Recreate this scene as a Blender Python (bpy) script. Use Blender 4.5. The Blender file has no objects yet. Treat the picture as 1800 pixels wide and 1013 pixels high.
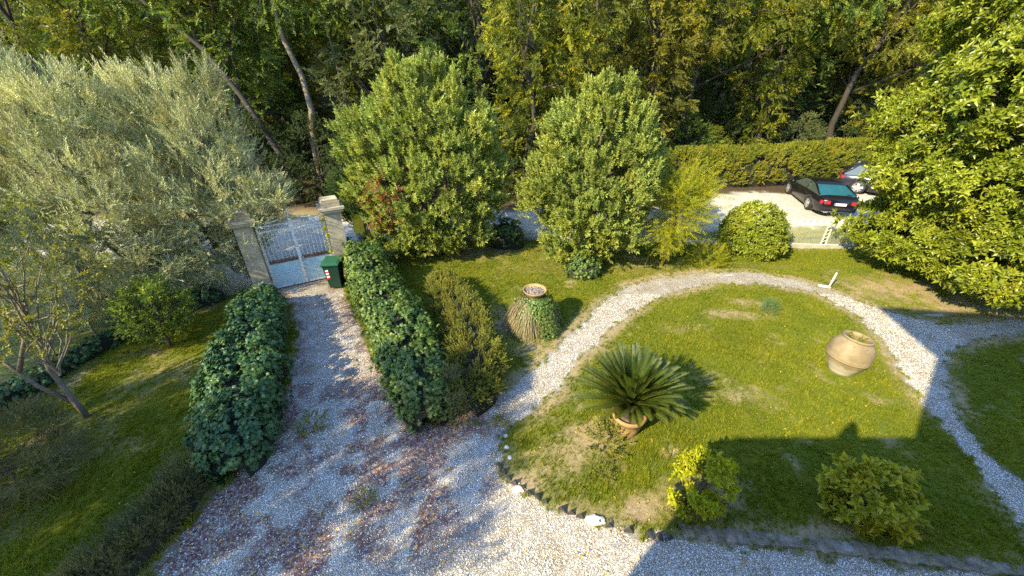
import bpy, math, random
import numpy as np
from mathutils import Vector, Matrix
R = math.radians
rng = np.random.default_rng(7)
random.seed(7)
sc = bpy.context.scene
COL = sc.collection
# ------------------------------------------------------------------ camera
CAM_H, PITCH, FPX = 7.0, 30.0, 700.0
cam = bpy.data.cameras.new('camera'); cam.sensor_width = 36; cam.lens = 36*FPX/1800; cam.clip_end = 600; cam.clip_start = 0.1
camo = bpy.data.objects.new('camera', cam); COL.objects.link(camo)
camo.location = (0, 0, CAM_H); camo.rotation_euler = (R(90-PITCH), 0, 0); sc.camera = camo
# ------------------------------------------------------------------ sun, sky, exposure
SUN_AZ, SUN_EL = 42.0, 34.0        # shadows fall towards (cos az, sin az)
SD = Vector((math.cos(R(SUN_AZ))*math.cos(R(SUN_EL)), math.sin(R(SUN_AZ))*math.cos(R(SUN_EL)), -math.sin(R(SUN_EL))))
w = bpy.data.worlds.new("World"); sc.world = w; w.use_nodes = True
nt = w.node_tree; bg = nt.nodes['Background']
sky = nt.nodes.new('ShaderNodeTexSky'); sky.sky_type = 'NISHITA'; sky.sun_disc = False
sky.sun_elevation = R(SUN_EL); sky.sun_rotation = math.atan2(-SD.x, -SD.y) % (2*math.pi)
sky.air_density = 1.6; sky.dust_density = 0.3; sky.ozone_density = 2.0
tint = nt.nodes.new('ShaderNodeMix'); tint.data_type = 'RGBA'; tint.blend_type = 'MULTIPLY'; tint.inputs[0].default_value = 1; tint.inputs[7].default_value = (.88, 1.0, 1.32, 1)
nt.links.new(sky.outputs[0], tint.inputs[6]); nt.links.new(tint.outputs[2], bg.inputs[0]); bg.inputs[1].default_value = 0.15
sl = bpy.data.lights.new('sun', 'SUN'); sl.energy = 4.6; sl.angle = R(0.5); sl.color = (1.0, 0.86, 0.54)
so = bpy.data.objects.new('sun', sl); COL.objects.link(so); so.location = (-20, -20, 30)
so.rotation_euler = SD.to_track_quat('-Z', 'Y').to_euler()
sc.view_settings.view_transform = 'Standard'; sc.view_settings.look = 'None'
sc.view_settings.exposure = 1.25; sc.view_settings.gamma = 1
sc.render.engine = 'CYCLES'; sc.cycles.use_denoising = False
sc.cycles.max_bounces = 6; sc.cycles.diffuse_bounces = 4; sc.cycles.glossy_bounces = 3
sc.cycles.transmission_bounces = 4; sc.cycles.transparent_max_bounces = 6

# ------------------------------------------------------------------ surveying: where a point seen in the photo lies on the ground (or at height h)
_u, _f = (0, math.sin(R(PITCH)), math.cos(R(PITCH))), (0, math.cos(R(PITCH)), -math.sin(R(PITCH)))
def G(px, py, h=0.0):
    a, b = (px-900)/FPX, (506.5-py)/FPX
    d = (a, _f[1]+b*_u[1], _f[2]+b*_u[2]); t = (h-CAM_H)/d[2]
    return (a*t, d[1]*t)
def Gs(l, h=0.0): return np.array([G(x, y, h) for x, y in l])

# ------------------------------------------------------------------ noise
def _hash(i, j, s):
    n = (i*374761393 + j*668265263 + s*982451653) & 0xffffffff
    n = ((n ^ (n >> 13))*1274126177) & 0xffffffff
    return ((n ^ (n >> 16)) & 0xffff)/65535.0
def vnoise(x, y, s=0):
    x = np.asarray(x, float); y = np.asarray(y, float)
    i = np.floor(x).astype(np.int64); j = np.floor(y).astype(np.int64)
    u = x-i; v = y-j; u = u*u*(3-2*u); v = v*v*(3-2*v)
    a = _hash(i, j, s); b = _hash(i+1, j, s); c = _hash(i, j+1, s); d = _hash(i+1, j+1, s)
    return (a*(1-u)+b*u)*(1-v)+(c*(1-u)+d*u)*v
def fbm(x, y, s=0, o=4):
    r = 0; a = .5; t = 0
    for k in range(o):
        r = r+a*vnoise(x*2**k, y*2**k, s+k*17); t += a; a *= .5
    return r/t
def sstep(a, b, x):
    t = np.clip((x-a)/(b-a), 0, 1); return t*t*(3-2*t)
def sdist(poly, x, y):      # signed distance, positive inside
    P = np.asarray(poly, float); Q = np.roll(P, -1, 0)
    d = np.full(x.shape, 1e9); ins = np.zeros(x.shape, bool)
    for (ax, ay), (bx, by) in zip(P, Q):
        ex, ey = bx-ax, by-ay
        t = np.clip(((x-ax)*ex+(y-ay)*ey)/(ex*ex+ey*ey+1e-12), 0, 1)
        d = np.minimum(d, np.hypot(x-ax-t*ex, y-ay-t*ey))
        c = ((ay > y) != (by > y)) & (x < (bx-ax)*(y-ay)/(by-ay+1e-12)+ax)
        ins ^= c
    return np.where(ins, d, -d)

# ------------------------------------------------------------------ materials
def newmat(name):
    m = bpy.data.materials.new(name); m.use_nodes = True; nt = m.node_tree
    return m, nt, nt.nodes['Principled BSDF']
def N(nt, t, **k):
    n = nt.nodes.new(t)
    for a, v in k.items():
        if a in n.bl_rna.properties: setattr(n, a, v)
        else: n.inputs[a].default_value = v
    return n
def ramp(nt, stops, fac):
    r = nt.nodes.new('ShaderNodeValToRGB'); e = r.color_ramp.elements
    while len(e) < len(stops): e.new(.5)
    for q, (p, c) in zip(e, stops): q.position = p; q.color = (*c, 1)
    nt.links.new(fac, r.inputs[0]); return r.outputs[0]
def mixc(nt, fac, a, b, mode='MIX'):
    m = nt.nodes.new('ShaderNodeMix'); m.data_type = 'RGBA'; m.blend_type = mode
    for s, v in ((0, fac), (6, a), (7, b)):
        if hasattr(v, 'links'): nt.links.new(v, m.inputs[s])
        else: m.inputs[s].default_value = v if s == 0 else (*v, 1)
    return m.outputs[2]
def noise(nt, scale, detail=4, coord='Object', rough=.55):
    tc = nt.nodes.new('ShaderNodeTexCoord'); n = N(nt, 'ShaderNodeTexNoise', Scale=scale, Detail=detail, Roughness=rough)
    nt.links.new(tc.outputs[coord], n.inputs['Vector']); return n.outputs[0]
def attr(nt, name):
    a = nt.nodes.new('ShaderNodeAttribute'); a.attribute_name = name; return a.outputs['Fac']
def bump(nt, b, h, s=.3, d=.02):
    n = N(nt, 'ShaderNodeBump', Strength=s, Distance=d); nt.links.new(h, n.inputs['Height']); nt.links.new(n.outputs[0], b.inputs['Normal'])
def plain(name, c, rough=.6, metal=0, var=.25, scale=6, bumps=0, spec=.5):
    m, nt, b = newmat(name); n = noise(nt, scale, 5)
    lo = tuple(x*(1-var) for x in c); hi = tuple(min(1, x*(1+var)) for x in c)
    nt.links.new(ramp(nt, [(.3, lo), (.7, hi)], n), b.inputs['Base Color'])
    b.inputs['Roughness'].default_value = rough; b.inputs['Metallic'].default_value = metal
    b.inputs['Specular IOR Level'].default_value = spec
    if bumps: bump(nt, b, noise(nt, scale*6, 4), bumps, .01)
    return m
def leafmat(name, cols, rough=.5, trans=.3, spec=.35, patch=.5, pscale=.9, warm=(1.25, 1.0, .6)):
    m, nt, b = newmat(name)
    cols = [(q[0]*1.65, q[1]*1.6, q[2]*1.0) for q in cols]
    k = len(cols); c = ramp(nt, [(i/(k-1) if k > 1 else 0, q) for i, q in enumerate(cols)], attr(nt, 'rnd'))
    nz = noise(nt, pscale, 3)
    c2 = mixc(nt, 1.0, c, warm, 'MULTIPLY')
    f = N(nt, 'ShaderNodeMapRange'); f.inputs[1].default_value = .42; f.inputs[2].default_value = .62; f.inputs[4].default_value = patch
    nt.links.new(nz, f.inputs[0]); c = mixc(nt, f.outputs[0], c, c2)
    nt.links.new(c, b.inputs['Base Color']); b.inputs['Roughness'].default_value = rough; b.inputs['Specular IOR Level'].default_value = spec
    tr = nt.nodes.new('ShaderNodeBsdfTranslucent'); tc = mixc(nt, 1.0, c, (1.5, 1.5, .5), 'MULTIPLY'); nt.links.new(tc, tr.inputs[0])
    mx = nt.nodes.new('ShaderNodeMixShader'); mx.inputs[0].default_value = trans
    nt.links.new(b.outputs[0], mx.inputs[1]); nt.links.new(tr.outputs[0], mx.inputs[2])
    nt.links.new(mx.outputs[0], nt.nodes['Material Output'].inputs[0]); return m
M = {}
M['bark'] = plain('bark', (.11, .085, .06), .9, scale=8, bumps=.6)
M['bark_dark'] = plain('bark_dark', (.05, .04, .03), .9, scale=8, bumps=.6)
M['bark_pale'] = plain('bark_pale', (.19, .155, .11), .9, scale=8, bumps=.6)
M['laurel'] = leafmat('laurel_leaf', [(.09, .12, .042), (.145, .185, .065), (.20, .25, .09), (.29, .33, .14)], .42, .26)
M['olive'] = leafmat('olive_leaf', [(.09, .10, .085), (.18, .195, .17), (.29, .315, .29), (.43, .46, .45)], .5, .22, patch=.35)
M['magnolia'] = leafmat('magnolia_leaf', [(.055, .078, .010), (.095, .125, .014), (.14, .175, .025), (.20, .235, .04)], .36, .22, .5, patch=.4)
M['ivy'] = leafmat('ivy_leaf', [(.03, .065, .022), (.05, .09, .03), (.08, .125, .035), (.13, .18, .05)], .42, .15, .45, patch=.3)
M['ivy_dark'] = leafmat('ivy_leaf_deep_green', [(.017, .05, .027), (.026, .07, .037), (.045, .09, .038), (.085, .14, .05)], .4, .12, .45, patch=.2)
M['box'] = leafmat('box_leaf', [(.06, .075, .02), (.10, .115, .03), (.145, .155, .04), (.20, .20, .05)], .55, .25)
M['grey'] = leafmat('grey_leaf', [(.06, .075, .045), (.09, .10, .065), (.13, .135, .09)], .6, .2)
M['yellow'] = leafmat('yellow_leaf', [(.14, .18, .012), (.21, .24, .015), (.28, .29, .02), (.15, .18, .02)], .45, .35)
M['loquat'] = leafmat('peony_leaf', [(.12, .14, .016), (.19, .20, .022), (.27, .26, .03), (.17, .18, .02)], .45, .3)
M['acacia'] = leafmat('feathery_leaf', [(.10, .13, .012), (.16, .19, .016), (.24, .25, .02), (.13, .16, .02)], .5, .4)
M['cycas'] = leafmat('palm_leaf', [(.014, .03, .006), (.022, .042, .008), (.04, .058, .010), (.075, .08, .014)], .5, .08, .5, patch=.5, pscale=1.5, warm=(1.7, 1.4, .6))
M['field'] = leafmat('parking_hedge_leaf', [(.07, .095, .014), (.11, .135, .018), (.16, .17, .025), (.22, .21, .04)], .5, .3, patch=.5)
M['red_leaf'] = leafmat('red_leaf', [(.12, .055, .035), (.18, .08, .06), (.25, .13, .10)], .5, .3)
FT = {
 'green':  leafmat('wood_leaf_green', [(.03, .052, .016), (.058, .09, .024), (.10, .15, .034), (.18, .23, .05)], .5, .3),
 'olive':  leafmat('wood_leaf_olive', [(.05, .06, .012), (.08, .09, .016), (.12, .13, .02), (.18, .18, .03)], .5, .3),
 'yellow': leafmat('wood_leaf_yellow', [(.04, .055, .01), (.06, .08, .012), (.11, .125, .015), (.27, .26, .02)], .5, .35),
 'orange': leafmat('wood_leaf_rust', [(.045, .055, .012), (.07, .08, .016), (.115, .115, .02), (.17, .155, .025)], .5, .35),
 'grey':   leafmat('wood_leaf_grey', [(.05, .07, .04), (.07, .09, .05), (.11, .13, .07)], .6, .25),
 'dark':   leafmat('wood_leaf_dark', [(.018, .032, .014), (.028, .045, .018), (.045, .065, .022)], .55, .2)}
M['dark_core'] = plain('dark_hedge_filler', (.02, .022, .012), .95)  # near-black colour for the filler added inside hedges
M['terracotta'] = plain('terracotta', (.36, .23, .10), .85, scale=5, var=.2, bumps=.3)
M['stone'] = plain('pillar_stone', (.42, .36, .24), .9, scale=3, var=.35, bumps=.5)
M['white_paint'] = plain('white_paint', (.75, .74, .68), .5, scale=5, var=.08)
M['wire'] = plain('fence_wire', (.62, .62, .52), .5, var=.1)
M['concrete'] = plain('concrete', (.38, .36, .31), .9, scale=4, var=.2, bumps=.4)
M['black_paint'] = plain('black_car_paint', (.008, .008, .010), .18, var=.1, spec=.6)
M['grey_paint'] = plain('grey_car_paint', (.035, .037, .055), .25, .3, var=.1, spec=.6)
M['rubber'] = plain('rubber', (.02, .02, .02), .8)
M['rim'] = plain('alloy', (.55, .55, .57), .3, .6, var=.05)
M['rose_plastic'] = plain('light_lens', (.55, .02, .04), .2, var=.1)
M['clear_lens'] = plain('clear_lens', (.7, .7, .72), .15, var=.05)
M['plate'] = plain('number_plate', (.75, .78, .85), .4, var=.03)
M['plate_blue'] = plain('number_plate_blue', (.02, .08, .4), .4, var=.03)
M['bin_green'] = plain('bin_plastic', (.008, .035, .022), .45, var=.1)
M['lid_green'] = plain('bin_lid_plastic', (.02, .10, .05), .4, var=.1)
M['red_paint'] = plain('red_sticker', (.6, .03, .04), .5, var=.05)
M['sticker'] = plain('white_sticker', (.85, .85, .85), .5, var=.03)
M['yellow_paint'] = plain('yellow_plastic', (.65, .50, .04), .5, var=.1)
M['tile'] = plain('slate_tile', (.055, .05, .055), .7, scale=12, var=.3)
M['rock'] = plain('pale_rock', (.70, .68, .62), .85, scale=9, var=.2, bumps=.4)
M['rock_grey'] = plain('grey_rock', (.34, .32, .29), .9, scale=7, var=.35, bumps=.5)
M['straw'] = leafmat('dry_straw', [(.08, .068, .06), (.13, .11, .095), (.22, .19, .16)], .8, .1, patch=.2)
M['soil'] = plain('potting_soil', (.16, .11, .08), .95, scale=20, var=.6, bumps=.8)
M['wall_plaster'] = plain('wall_plaster', (.62, .52, .36), .9, var=.08)
M['roof_tile'] = plain('roof_tile', (.35, .16, .09), .9, var=.2)
M['chrome'] = plain('chrome', (.6, .6, .6), .2, 1, var=.05)
def glassmat(name, c, rough=.08):
    m, nt, b = newmat(name); b.inputs['Base Color'].default_value = (*c, 1); b.inputs['Roughness'].default_value = rough
    b.inputs['Specular IOR Level'].default_value = .8; b.inputs['Coat Weight'].default_value = .6; b.inputs['Coat Roughness'].default_value = .05; return m
M['glass_teal'] = glassmat('tinted_rear_glass', (.015, .11, .14))
M['glass'] = glassmat('side_glass', (.05, .07, .06))
# gate sheet: chalky blue paint with rust running down from the rail
def gatemat():
    m, nt, b = newmat('gate_blue_paint'); n = noise(nt, 5, 6)
    c = ramp(nt, [(.25, (.42, .62, .66)), (.6, (.55, .74, .76)), (.68, (.45, .34, .22)), (.8, (.22, .10, .05))], n)
    nt.links.new(c, b.inputs['Base Color']); b.inputs['Roughness'].default_value = .6; return m
M['gate_sheet'] = gatemat()
def ironmat():
    m, nt, b = newmat('gate_iron_white'); n = noise(nt, 14, 6)
    c = ramp(nt, [(.3, (.74, .74, .68)), (.58, (.80, .80, .72)), (.66, (.30, .17, .09)), (.8, (.20, .09, .05))], n)
    nt.links.new(c, b.inputs['Base Color']); b.inputs['Roughness'].default_value = .6; return m
M['gate_iron'] = ironmat()
M['rust'] = plain('rusty_iron', (.20, .10, .06), .8, scale=14, var=.6)
def jarmat():
    m, nt, b = newmat('weathered_terracotta'); n = noise(nt, 3.5, 6)
    c = ramp(nt, [(.25, (.16, .12, .07)), (.5, (.25, .19, .105)), (.75, (.33, .27, .17))], n)
    tc = nt.nodes.new('ShaderNodeTexCoord'); sx = nt.nodes.new('ShaderNodeSeparateXYZ'); nt.links.new(tc.outputs['Object'], sx.inputs[0])
    ad = N(nt, 'ShaderNodeMath', operation='MULTIPLY_ADD'); nt.links.new(noise(nt, 5, 5), ad.inputs[0]); ad.inputs[1].default_value = .35; nt.links.new(sx.outputs[2], ad.inputs[2])
    f = N(nt, 'ShaderNodeMapRange'); f.inputs[1].default_value = .52; f.inputs[2].default_value = .42; nt.links.new(ad.outputs[0], f.inputs[0])
    c = mixc(nt, f.outputs[0], c, (.38, .34, .26))
    sp = noise(nt, 26, 5); f2 = N(nt, 'ShaderNodeMapRange'); f2.inputs[1].default_value = .62; f2.inputs[2].default_value = .70; nt.links.new(sp, f2.inputs[0])
    c = mixc(nt, f2.outputs[0], c, (.09, .07, .04))
    nt.links.new(c, b.inputs['Base Color']); b.inputs['Roughness'].default_value = .9; bump(nt, b, noise(nt, 30, 5), .5, .01); return m
M['jar'] = jarmat()

# ------------------------------------------------------------------ mesh builder
class MB:
    def __init__(s): s.V = []; s.F = []; s.mi = []; s.r = []; s.n = 0; s.sm = []
    def add(s, V, F, mi=0, rnd=.5, smooth=False):
        V = np.asarray(V, float).reshape(-1, 3); s.V.append(V)
        r = np.full(len(V), rnd) if np.isscalar(rnd) else np.asarray(rnd, float); s.r.append(r)
        if isinstance(F, np.ndarray) and F.ndim == 2: groups = [F]
        else:
            d = {}
            for f in F: d.setdefault(len(f), []).append(f)
            groups = [np.array(v, int) for v in d.values()]
        for g in groups: s.F.append(g+s.n); s.mi.append((mi, smooth))
        s.n += len(V); return s
    def box(s, c, d, mi=0, rot=None, bev=0):
        c = np.array(c, float); x, y, z = (np.array(d)/2)
        V = np.array([[sx*x, sy*y, sz*z] for sz in (-1, 1) for sy in (-1, 1) for sx in (-1, 1)], float)
        if rot is not None: V = V@np.array(Matrix.Rotation(rot, 3, 'Z')).T if np.isscalar(rot) else V@np.array(rot).T
        return s.add(V+c, [(0, 2, 3, 1), (4, 5, 7, 6), (0, 1, 5, 4), (2, 6, 7, 3), (0, 4, 6, 2), (1, 3, 7, 5)], mi)
    def tube(s, P, r, n=7, mi=0, cap=True, rnd=.5, smooth=True):
        P = np.asarray(P, float); r = np.broadcast_to(np.asarray(r, float), (len(P),))
        T = np.gradient(P, axis=0); T /= np.linalg.norm(T, axis=1)[:, None]+1e-9
        ref = np.array([0, 0, 1.]) if abs(T[:, 2]).mean() < .8 else np.array([1., 0, 0])
        A = np.cross(T, ref); A /= np.linalg.norm(A, axis=1)[:, None]+1e-9; B = np.cross(T, A)
        a = np.linspace(0, 2*math.pi, n, endpoint=False)
        V = P[:, None]+r[:, None, None]*(np.cos(a)[None, :, None]*A[:, None]+np.sin(a)[None, :, None]*B[:, None])
        m = len(P); F = [(i*n+j, i*n+(j+1) % n, (i+1)*n+(j+1) % n, (i+1)*n+j) for i in range(m-1) for j in range(n)]
        if cap: F += [tuple(range(n))[::-1], tuple((m-1)*n+j for j in range(n))]
        return s.add(V.reshape(-1, 3), F, mi, rnd, smooth)
    def bar(s, a, b, t=.02, mi=0): return s.tube([a, b], t/2, 6, mi, smooth=False)
    def lathe(s, prof, n=40, c=(0, 0, 0), mi=0, smooth=True):
        a = np.linspace(0, 2*math.pi, n, endpoint=False); V = []
        for r_, z in prof: V += [(c[0]+r_*math.cos(t), c[1]+r_*math.sin(t), c[2]+z) for t in a]
        m = len(prof); F = [(i*n+j, i*n+(j+1) % n, (i+1)*n+(j+1) % n, (i+1)*n+j) for i in range(m-1) for j in range(n)]
        return s.add(V, F, mi, .5, smooth)
    def build(s, name, mats, parent=None, loc=None):
        if not isinstance(mats, (list, tuple)): mats = [mats]
        me = bpy.data.meshes.new(name); V = np.concatenate(s.V); me.vertices.add(len(V)); me.vertices.foreach_set('co', V.ravel())
        tot = np.concatenate([np.full(len(f), f.shape[1]) for f in s.F]); idx = np.concatenate([f.ravel() for f in s.F])
        me.loops.add(len(idx)); me.loops.foreach_set('vertex_index', idx.astype(np.int32))
        me.polygons.add(len(tot)); me.polygons.foreach_set('loop_start', np.concatenate([[0], np.cumsum(tot)[:-1]]).astype(np.int32))
        me.polygons.foreach_set('material_index', np.concatenate([np.full(len(f), m) for f, (m, _) in zip(s.F, s.mi)]).astype(np.int32))
        me.update(calc_edges=True)
        me.polygons.foreach_set('use_smooth', np.concatenate([np.full(len(f), q) for f, (_, q) in zip(s.F, s.mi)]))
        at = me.attributes.new('rnd', 'FLOAT', 'POINT'); at.data.foreach_set('value', np.concatenate(s.r).astype(np.float32))
        for m in mats: me.materials.append(m)
        o = bpy.data.objects.new(name, me); COL.objects.link(o)
        if parent is not None: o.parent = parent
        if loc is not None: o.location = loc
        return o
def tag(o, label=None, cat=None, group=None, kind=None):
    if label: o['label'] = label
    if cat: o['category'] = cat
    if group: o['group'] = group
    if kind: o['kind'] = kind
    return o
def thing(name, label, cat, loc=(0, 0, 0), rz=0, group=None):
    o = bpy.data.objects.new(name, None); COL.objects.link(o); o.empty_display_size = .3
    o.location = loc; o.rotation_euler = (0, 0, rz); return tag(o, label, cat, group)
def dup(root, loc, rz=0, s=1, label=None, group=None, mats=None):
    r = root.copy(); COL.objects.link(r); r.location = loc; r.rotation_euler = (0, 0, rz); r.scale = (s, s, s) if np.isscalar(s) else s
    if label: r['label'] = label
    if group: r['group'] = group
    for ch in [c for c in COL.objects if c.parent == root]:
        c = ch.copy(); COL.objects.link(c); c.parent = r
        if mats and ch.name.split('.')[0] in mats:
            c.material_slots[0].link = 'OBJECT'; c.material_slots[0].material = mats[ch.name.split('.')[0]]
    return r

# ------------------------------------------------------------------ leaves
def leaf2(L, W, fold=.25, droop=.15):    # four points, two faces, folded along the midrib
    V = np.array([[0, 0, 0], [W/2, L*.45, W*fold], [0, L, -L*droop], [-W/2, L*.45, W*fold]]); return V, np.array([[0, 1, 2], [0, 2, 3]])
def leaf6(L, W, fold=.2, droop=.2):
    V = np.array([[0, 0, 0], [0, L*.5, 0], [0, L, -L*droop], [W*.38, L*.25, W*fold*.7], [W*.5, L*.58, W*fold], [W*.2, L*.88, -L*droop*.5],
                  [-W*.38, L*.25, W*fold*.7], [-W*.5, L*.58, W*fold], [-W*.2, L*.88, -L*droop*.5]])
    F = np.array([[0, 3, 4], [0, 4, 1], [1, 4, 5], [1, 5, 2], [0, 7, 6], [0, 1, 7], [1, 8, 7], [1, 2, 8]]); return V, F
def leaf_ivy(S):
    V = np.array([[0, 0, 0], [.42, -.08, -.03], [.28, .28, .02], [.5, .5, -.06], [.2, .62, .02], [0, 1, -.12], [-.2, .62, .02], [-.5, .5, -.06], [-.28, .28, .02], [-.42, -.08, -.03], [0, .4, .06]])*S
    F = np.array([[10, i, i+1] for i in range(9)]+[[10, 9, 0]]); return V, F
def combine(tpls, spread=.22):
    Vs, Fs, Rs, n = [], [], [], 0
    for V, F in tpls: Vs.append(V); Fs.append(F+n); n += len(V); Rs.append(np.full(len(V), rng.uniform(-spread, spread)))
    return np.concatenate(Vs), np.concatenate(Fs), np.concatenate(Rs)
def basis(Y, Zr):    # columns X,Y,Z with Y the leaf's direction and Z near Zr
    Y = Y/np.linalg.norm(Y, axis=-1, keepdims=True); X = np.cross(Y, Zr); X /= np.linalg.norm(X, axis=-1, keepdims=True)+1e-9
    Z = np.cross(X, Y); return np.stack([X, Y, Z], -1)
def shoot(n, length, leaf, ang=50, whorl=False, flat=False, jit=.15, smin=.7):
    """n leaves round a twig that runs along +Y"""
    out = []
    for i in range(n):
        t = (i+.5)/n
        a = i*2.4+rng.uniform(-.3, .3)
        if flat: a = (0 if i % 2 else math.pi)+rng.uniform(-.5, .5)
        el = R(ang)*(1-.55*t if not whorl else 1)+rng.uniform(-jit, jit)
        if i == n-1 and not whorl: el = .1
        d = np.array([math.cos(a)*math.sin(el), math.cos(el), math.sin(a)*math.sin(el)])
        up = np.array([0, 1., 0]) if not flat else np.array([0, 0, 1.])
        Bm = basis(d, up+rng.normal(0, .12, 3)); s = rng.uniform(smin, 1.1)
        V, F = leaf; out.append((s*V@Bm.T+np.array([0, length*t, 0]), F))
    return combine(out)
def place(mb, tpls, P, D, S=1.0, mi=0, rnd=None, up=None):
    """scatter templates (list) at P with the twig axis D"""
    P = np.asarray(P, float); K = len(P); S = np.broadcast_to(S, (K,)); D = np.asarray(D, float)
    if rnd is None: rnd = rng.uniform(.15, .85, K)
    if up is None: up = rng.normal(0, 1, (K, 3))
    Bm = basis(D, up); pick = rng.integers(0, len(tpls), K)
    for q, (V, F, r) in enumerate(tpls):
        k = np.where(pick == q)[0]
        if not len(k): continue
        W = np.einsum('kij,vj->kvi', Bm[k], V)*S[k][:, None, None]+P[k][:, None]
        FF = (F[None]+(np.arange(len(k))*len(V))[:, None, None]).reshape(-1, F.shape[1])
        mb.add(W.reshape(-1, 3), FF, mi, np.clip(rnd[k][:, None]+r[None], 0, 1).ravel())
def unit(v): return v/(np.linalg.norm(v, axis=-1, keepdims=True)+1e-9)
def crown_points(prof, n, bump_a=.22, seed=0, inner=.3, clump=None, squash=(1, 1), lump=.8):
    """points through a crown given by (height, radius) pairs; returns points and outward directions"""
    g = np.random.default_rng(seed); z0, z1 = prof[0][0], prof[-1][0]; zs = np.array([p[0] for p in prof]); rs = np.array([p[1] for p in prof])
    m = n*3; z = g.uniform(z0, z1, m); r = np.interp(z, zs, rs); keep = g.uniform(0, rs.max(), m) < r+.12*rs.max(); z = z[keep][:n]; m = len(z)
    th = g.uniform(0, 2*math.pi, m); r = np.interp(z, zs, rs)
    ph = g.uniform(0, 6.28, 6); Hh = z1-z0
    b = 1+bump_a*(np.sin(3*th+ph[0]+z*6/Hh)*.5+np.sin(5*th+ph[1]-z*9/Hh)*.35+np.sin(8*th+z*14/Hh+ph[2])*.3+np.sin(z*22/Hh+ph[3]+2*th)*.3)
    f = 1-g.exponential(inner, m)*.5; f = np.clip(f, .05, 1.08); tip = g.uniform(0, 1, m) < .05; f = np.where(tip, g.uniform(1.02, 1.14, m), f)
    if clump:   # keep only clumps: gaps between leafy masses
        cz, ct = clump; nn = fbm(th*cz/6.28*2+50, z/Hh*ct+9, seed, 3); k = g.uniform(0, 1, m) < sstep(.34, .56, nn)*.85+.15
        f = f*(.86+.22*sstep(.35, .6, nn)); z, th, r, b, f = z[k], th[k], r[k], b[k], f[k]
    C = g.uniform(0, 1, (max(12, int(2.2*Hh*rs.max()/lump**2)), 2))*[6.2832, Hh]+[0, z0]; rm = rs.max()*.75
    best = np.full(m if not clump else len(z), 9.)
    for ca, cz_ in C: best = np.minimum(best, np.hypot(((th-ca+math.pi) % (2*math.pi)-math.pi)*np.maximum(r, .3*rm), (z-cz_)*.85))
    b = b*(1.06-.26*np.clip(best/lump, 0, 1.3)**1.5)
    P = np.stack([np.cos(th)*r*b*f*squash[0], np.sin(th)*r*b*f*squash[1], z], -1)
    dz = (np.interp(z+.1, zs, rs)-np.interp(z-.1, zs, rs))/.2
    D = unit(np.stack([np.cos(th), np.sin(th), -np.clip(dz, -2, 2)], -1)); return P, D
def gather(P, spacing, pull, g, ztop=None):
    """draw the shoots towards branch ends, which leaves clumps with gaps between them"""
    ext = np.ptp(P, axis=0); k = int(min(400, max(6, 2.6*(ext[0]*ext[1]+ext[0]*ext[2]+ext[1]*ext[2])/spacing**2/3))); C = P[g.choice(len(P), min(k, len(P)), replace=False)]
    best = np.full(len(P), 1e9); near = np.zeros(len(P), int)
    for i, c in enumerate(C):
        d = ((P-c)**2).sum(1); m = d < best; best[m] = d[m]; near[m] = i
    f = pull*g.uniform(.5, 1.2, len(P)); out = P+(C[near]-P)*f[:, None]; tone = g.normal(0, .13, len(C))[near]
    return out, tone
def crown_blobs(blobs, n, seed=0, inner=.3, lump=.5):
    g = np.random.default_rng(seed); B = np.array(blobs, float); area = B[:, 3]*(B[:, 3]+B[:, 4]); k = g.choice(len(B), int(n*2.2), p=area/area.sum())
    d = unit(g.normal(0, 1, (len(k), 3))); f = np.clip(1-g.exponential(inner, len(k))*.45, .1, 1.0); f = np.where(g.uniform(0, 1, len(k)) < .06, g.uniform(1.0, 1.22, len(k)), f)
    c = B[k]; u = d@np.array([[.8, .3, .5], [-.4, .9, .1], [.3, -.2, .9]]); w_ = 1+.16*np.sin(u[:, 0]*6/lump*c[:, 3]+k)+.12*np.sin(u[:, 1]*7/lump*c[:, 3]+2*k)+.10*np.sin(u[:, 2]*8/lump*c[:, 4])
    P = c[:, :3]+d*(f*w_*.93)[:, None]*np.stack([c[:, 3], c[:, 3], c[:, 4]], -1); ok = P[:, 2] > .05
    for i, b in enumerate(B):
        q = (P-b[:3])/np.array([b[3], b[3], b[4]]); ok &= (np.linalg.norm(q, axis=1) > .72) | (k == i)
    P, d = P[ok][:n], d[ok][:n]; ctr = B[:, :3].mean(0); D = unit(d+.5*unit(P-ctr)); return P, D
def limbs(mb, P, n, base, r0, z_lo=.25, mi=0, seed=1):
    """branches from the stem to points of the crown"""
    g = np.random.default_rng(seed); idx = g.choice(len(P), n, replace=False); base = np.asarray(base, float)
    for i in idx:
        e = P[i]*np.array([.85, .85, .95]); k = g.uniform(z_lo, .8); s = base[0]+(base[1]-base[0])*k
        if s[2] > e[2]: s = base[0]+(base[1]-base[0])*max(.08, k*.3)
        m = (s+e)/2+g.normal(0, .12*np.linalg.norm(e-s), 3)*.6; m[2] -= .06*np.linalg.norm(e-s)
        mb.tube([s, (s+m)/2+g.normal(0, .03, 3), m, (m+e)/2+g.normal(0, .05, 3), e], np.array([1, .8, .6, .4, .15])*r0*(1-.6*k), 5, mi, cap=False)
def wavy(p0, p1, n=8, a=.15, seed=0):
    g = np.random.default_rng(seed); t = np.linspace(0, 1, n)[:, None]; P = np.array(p0)*(1-t)+np.array(p1)*t
    off = np.cumsum(g.normal(0, a/2, (n, 3)), 0); off -= t*off[-1]; off[:, 2] = 0; return P+off

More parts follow.
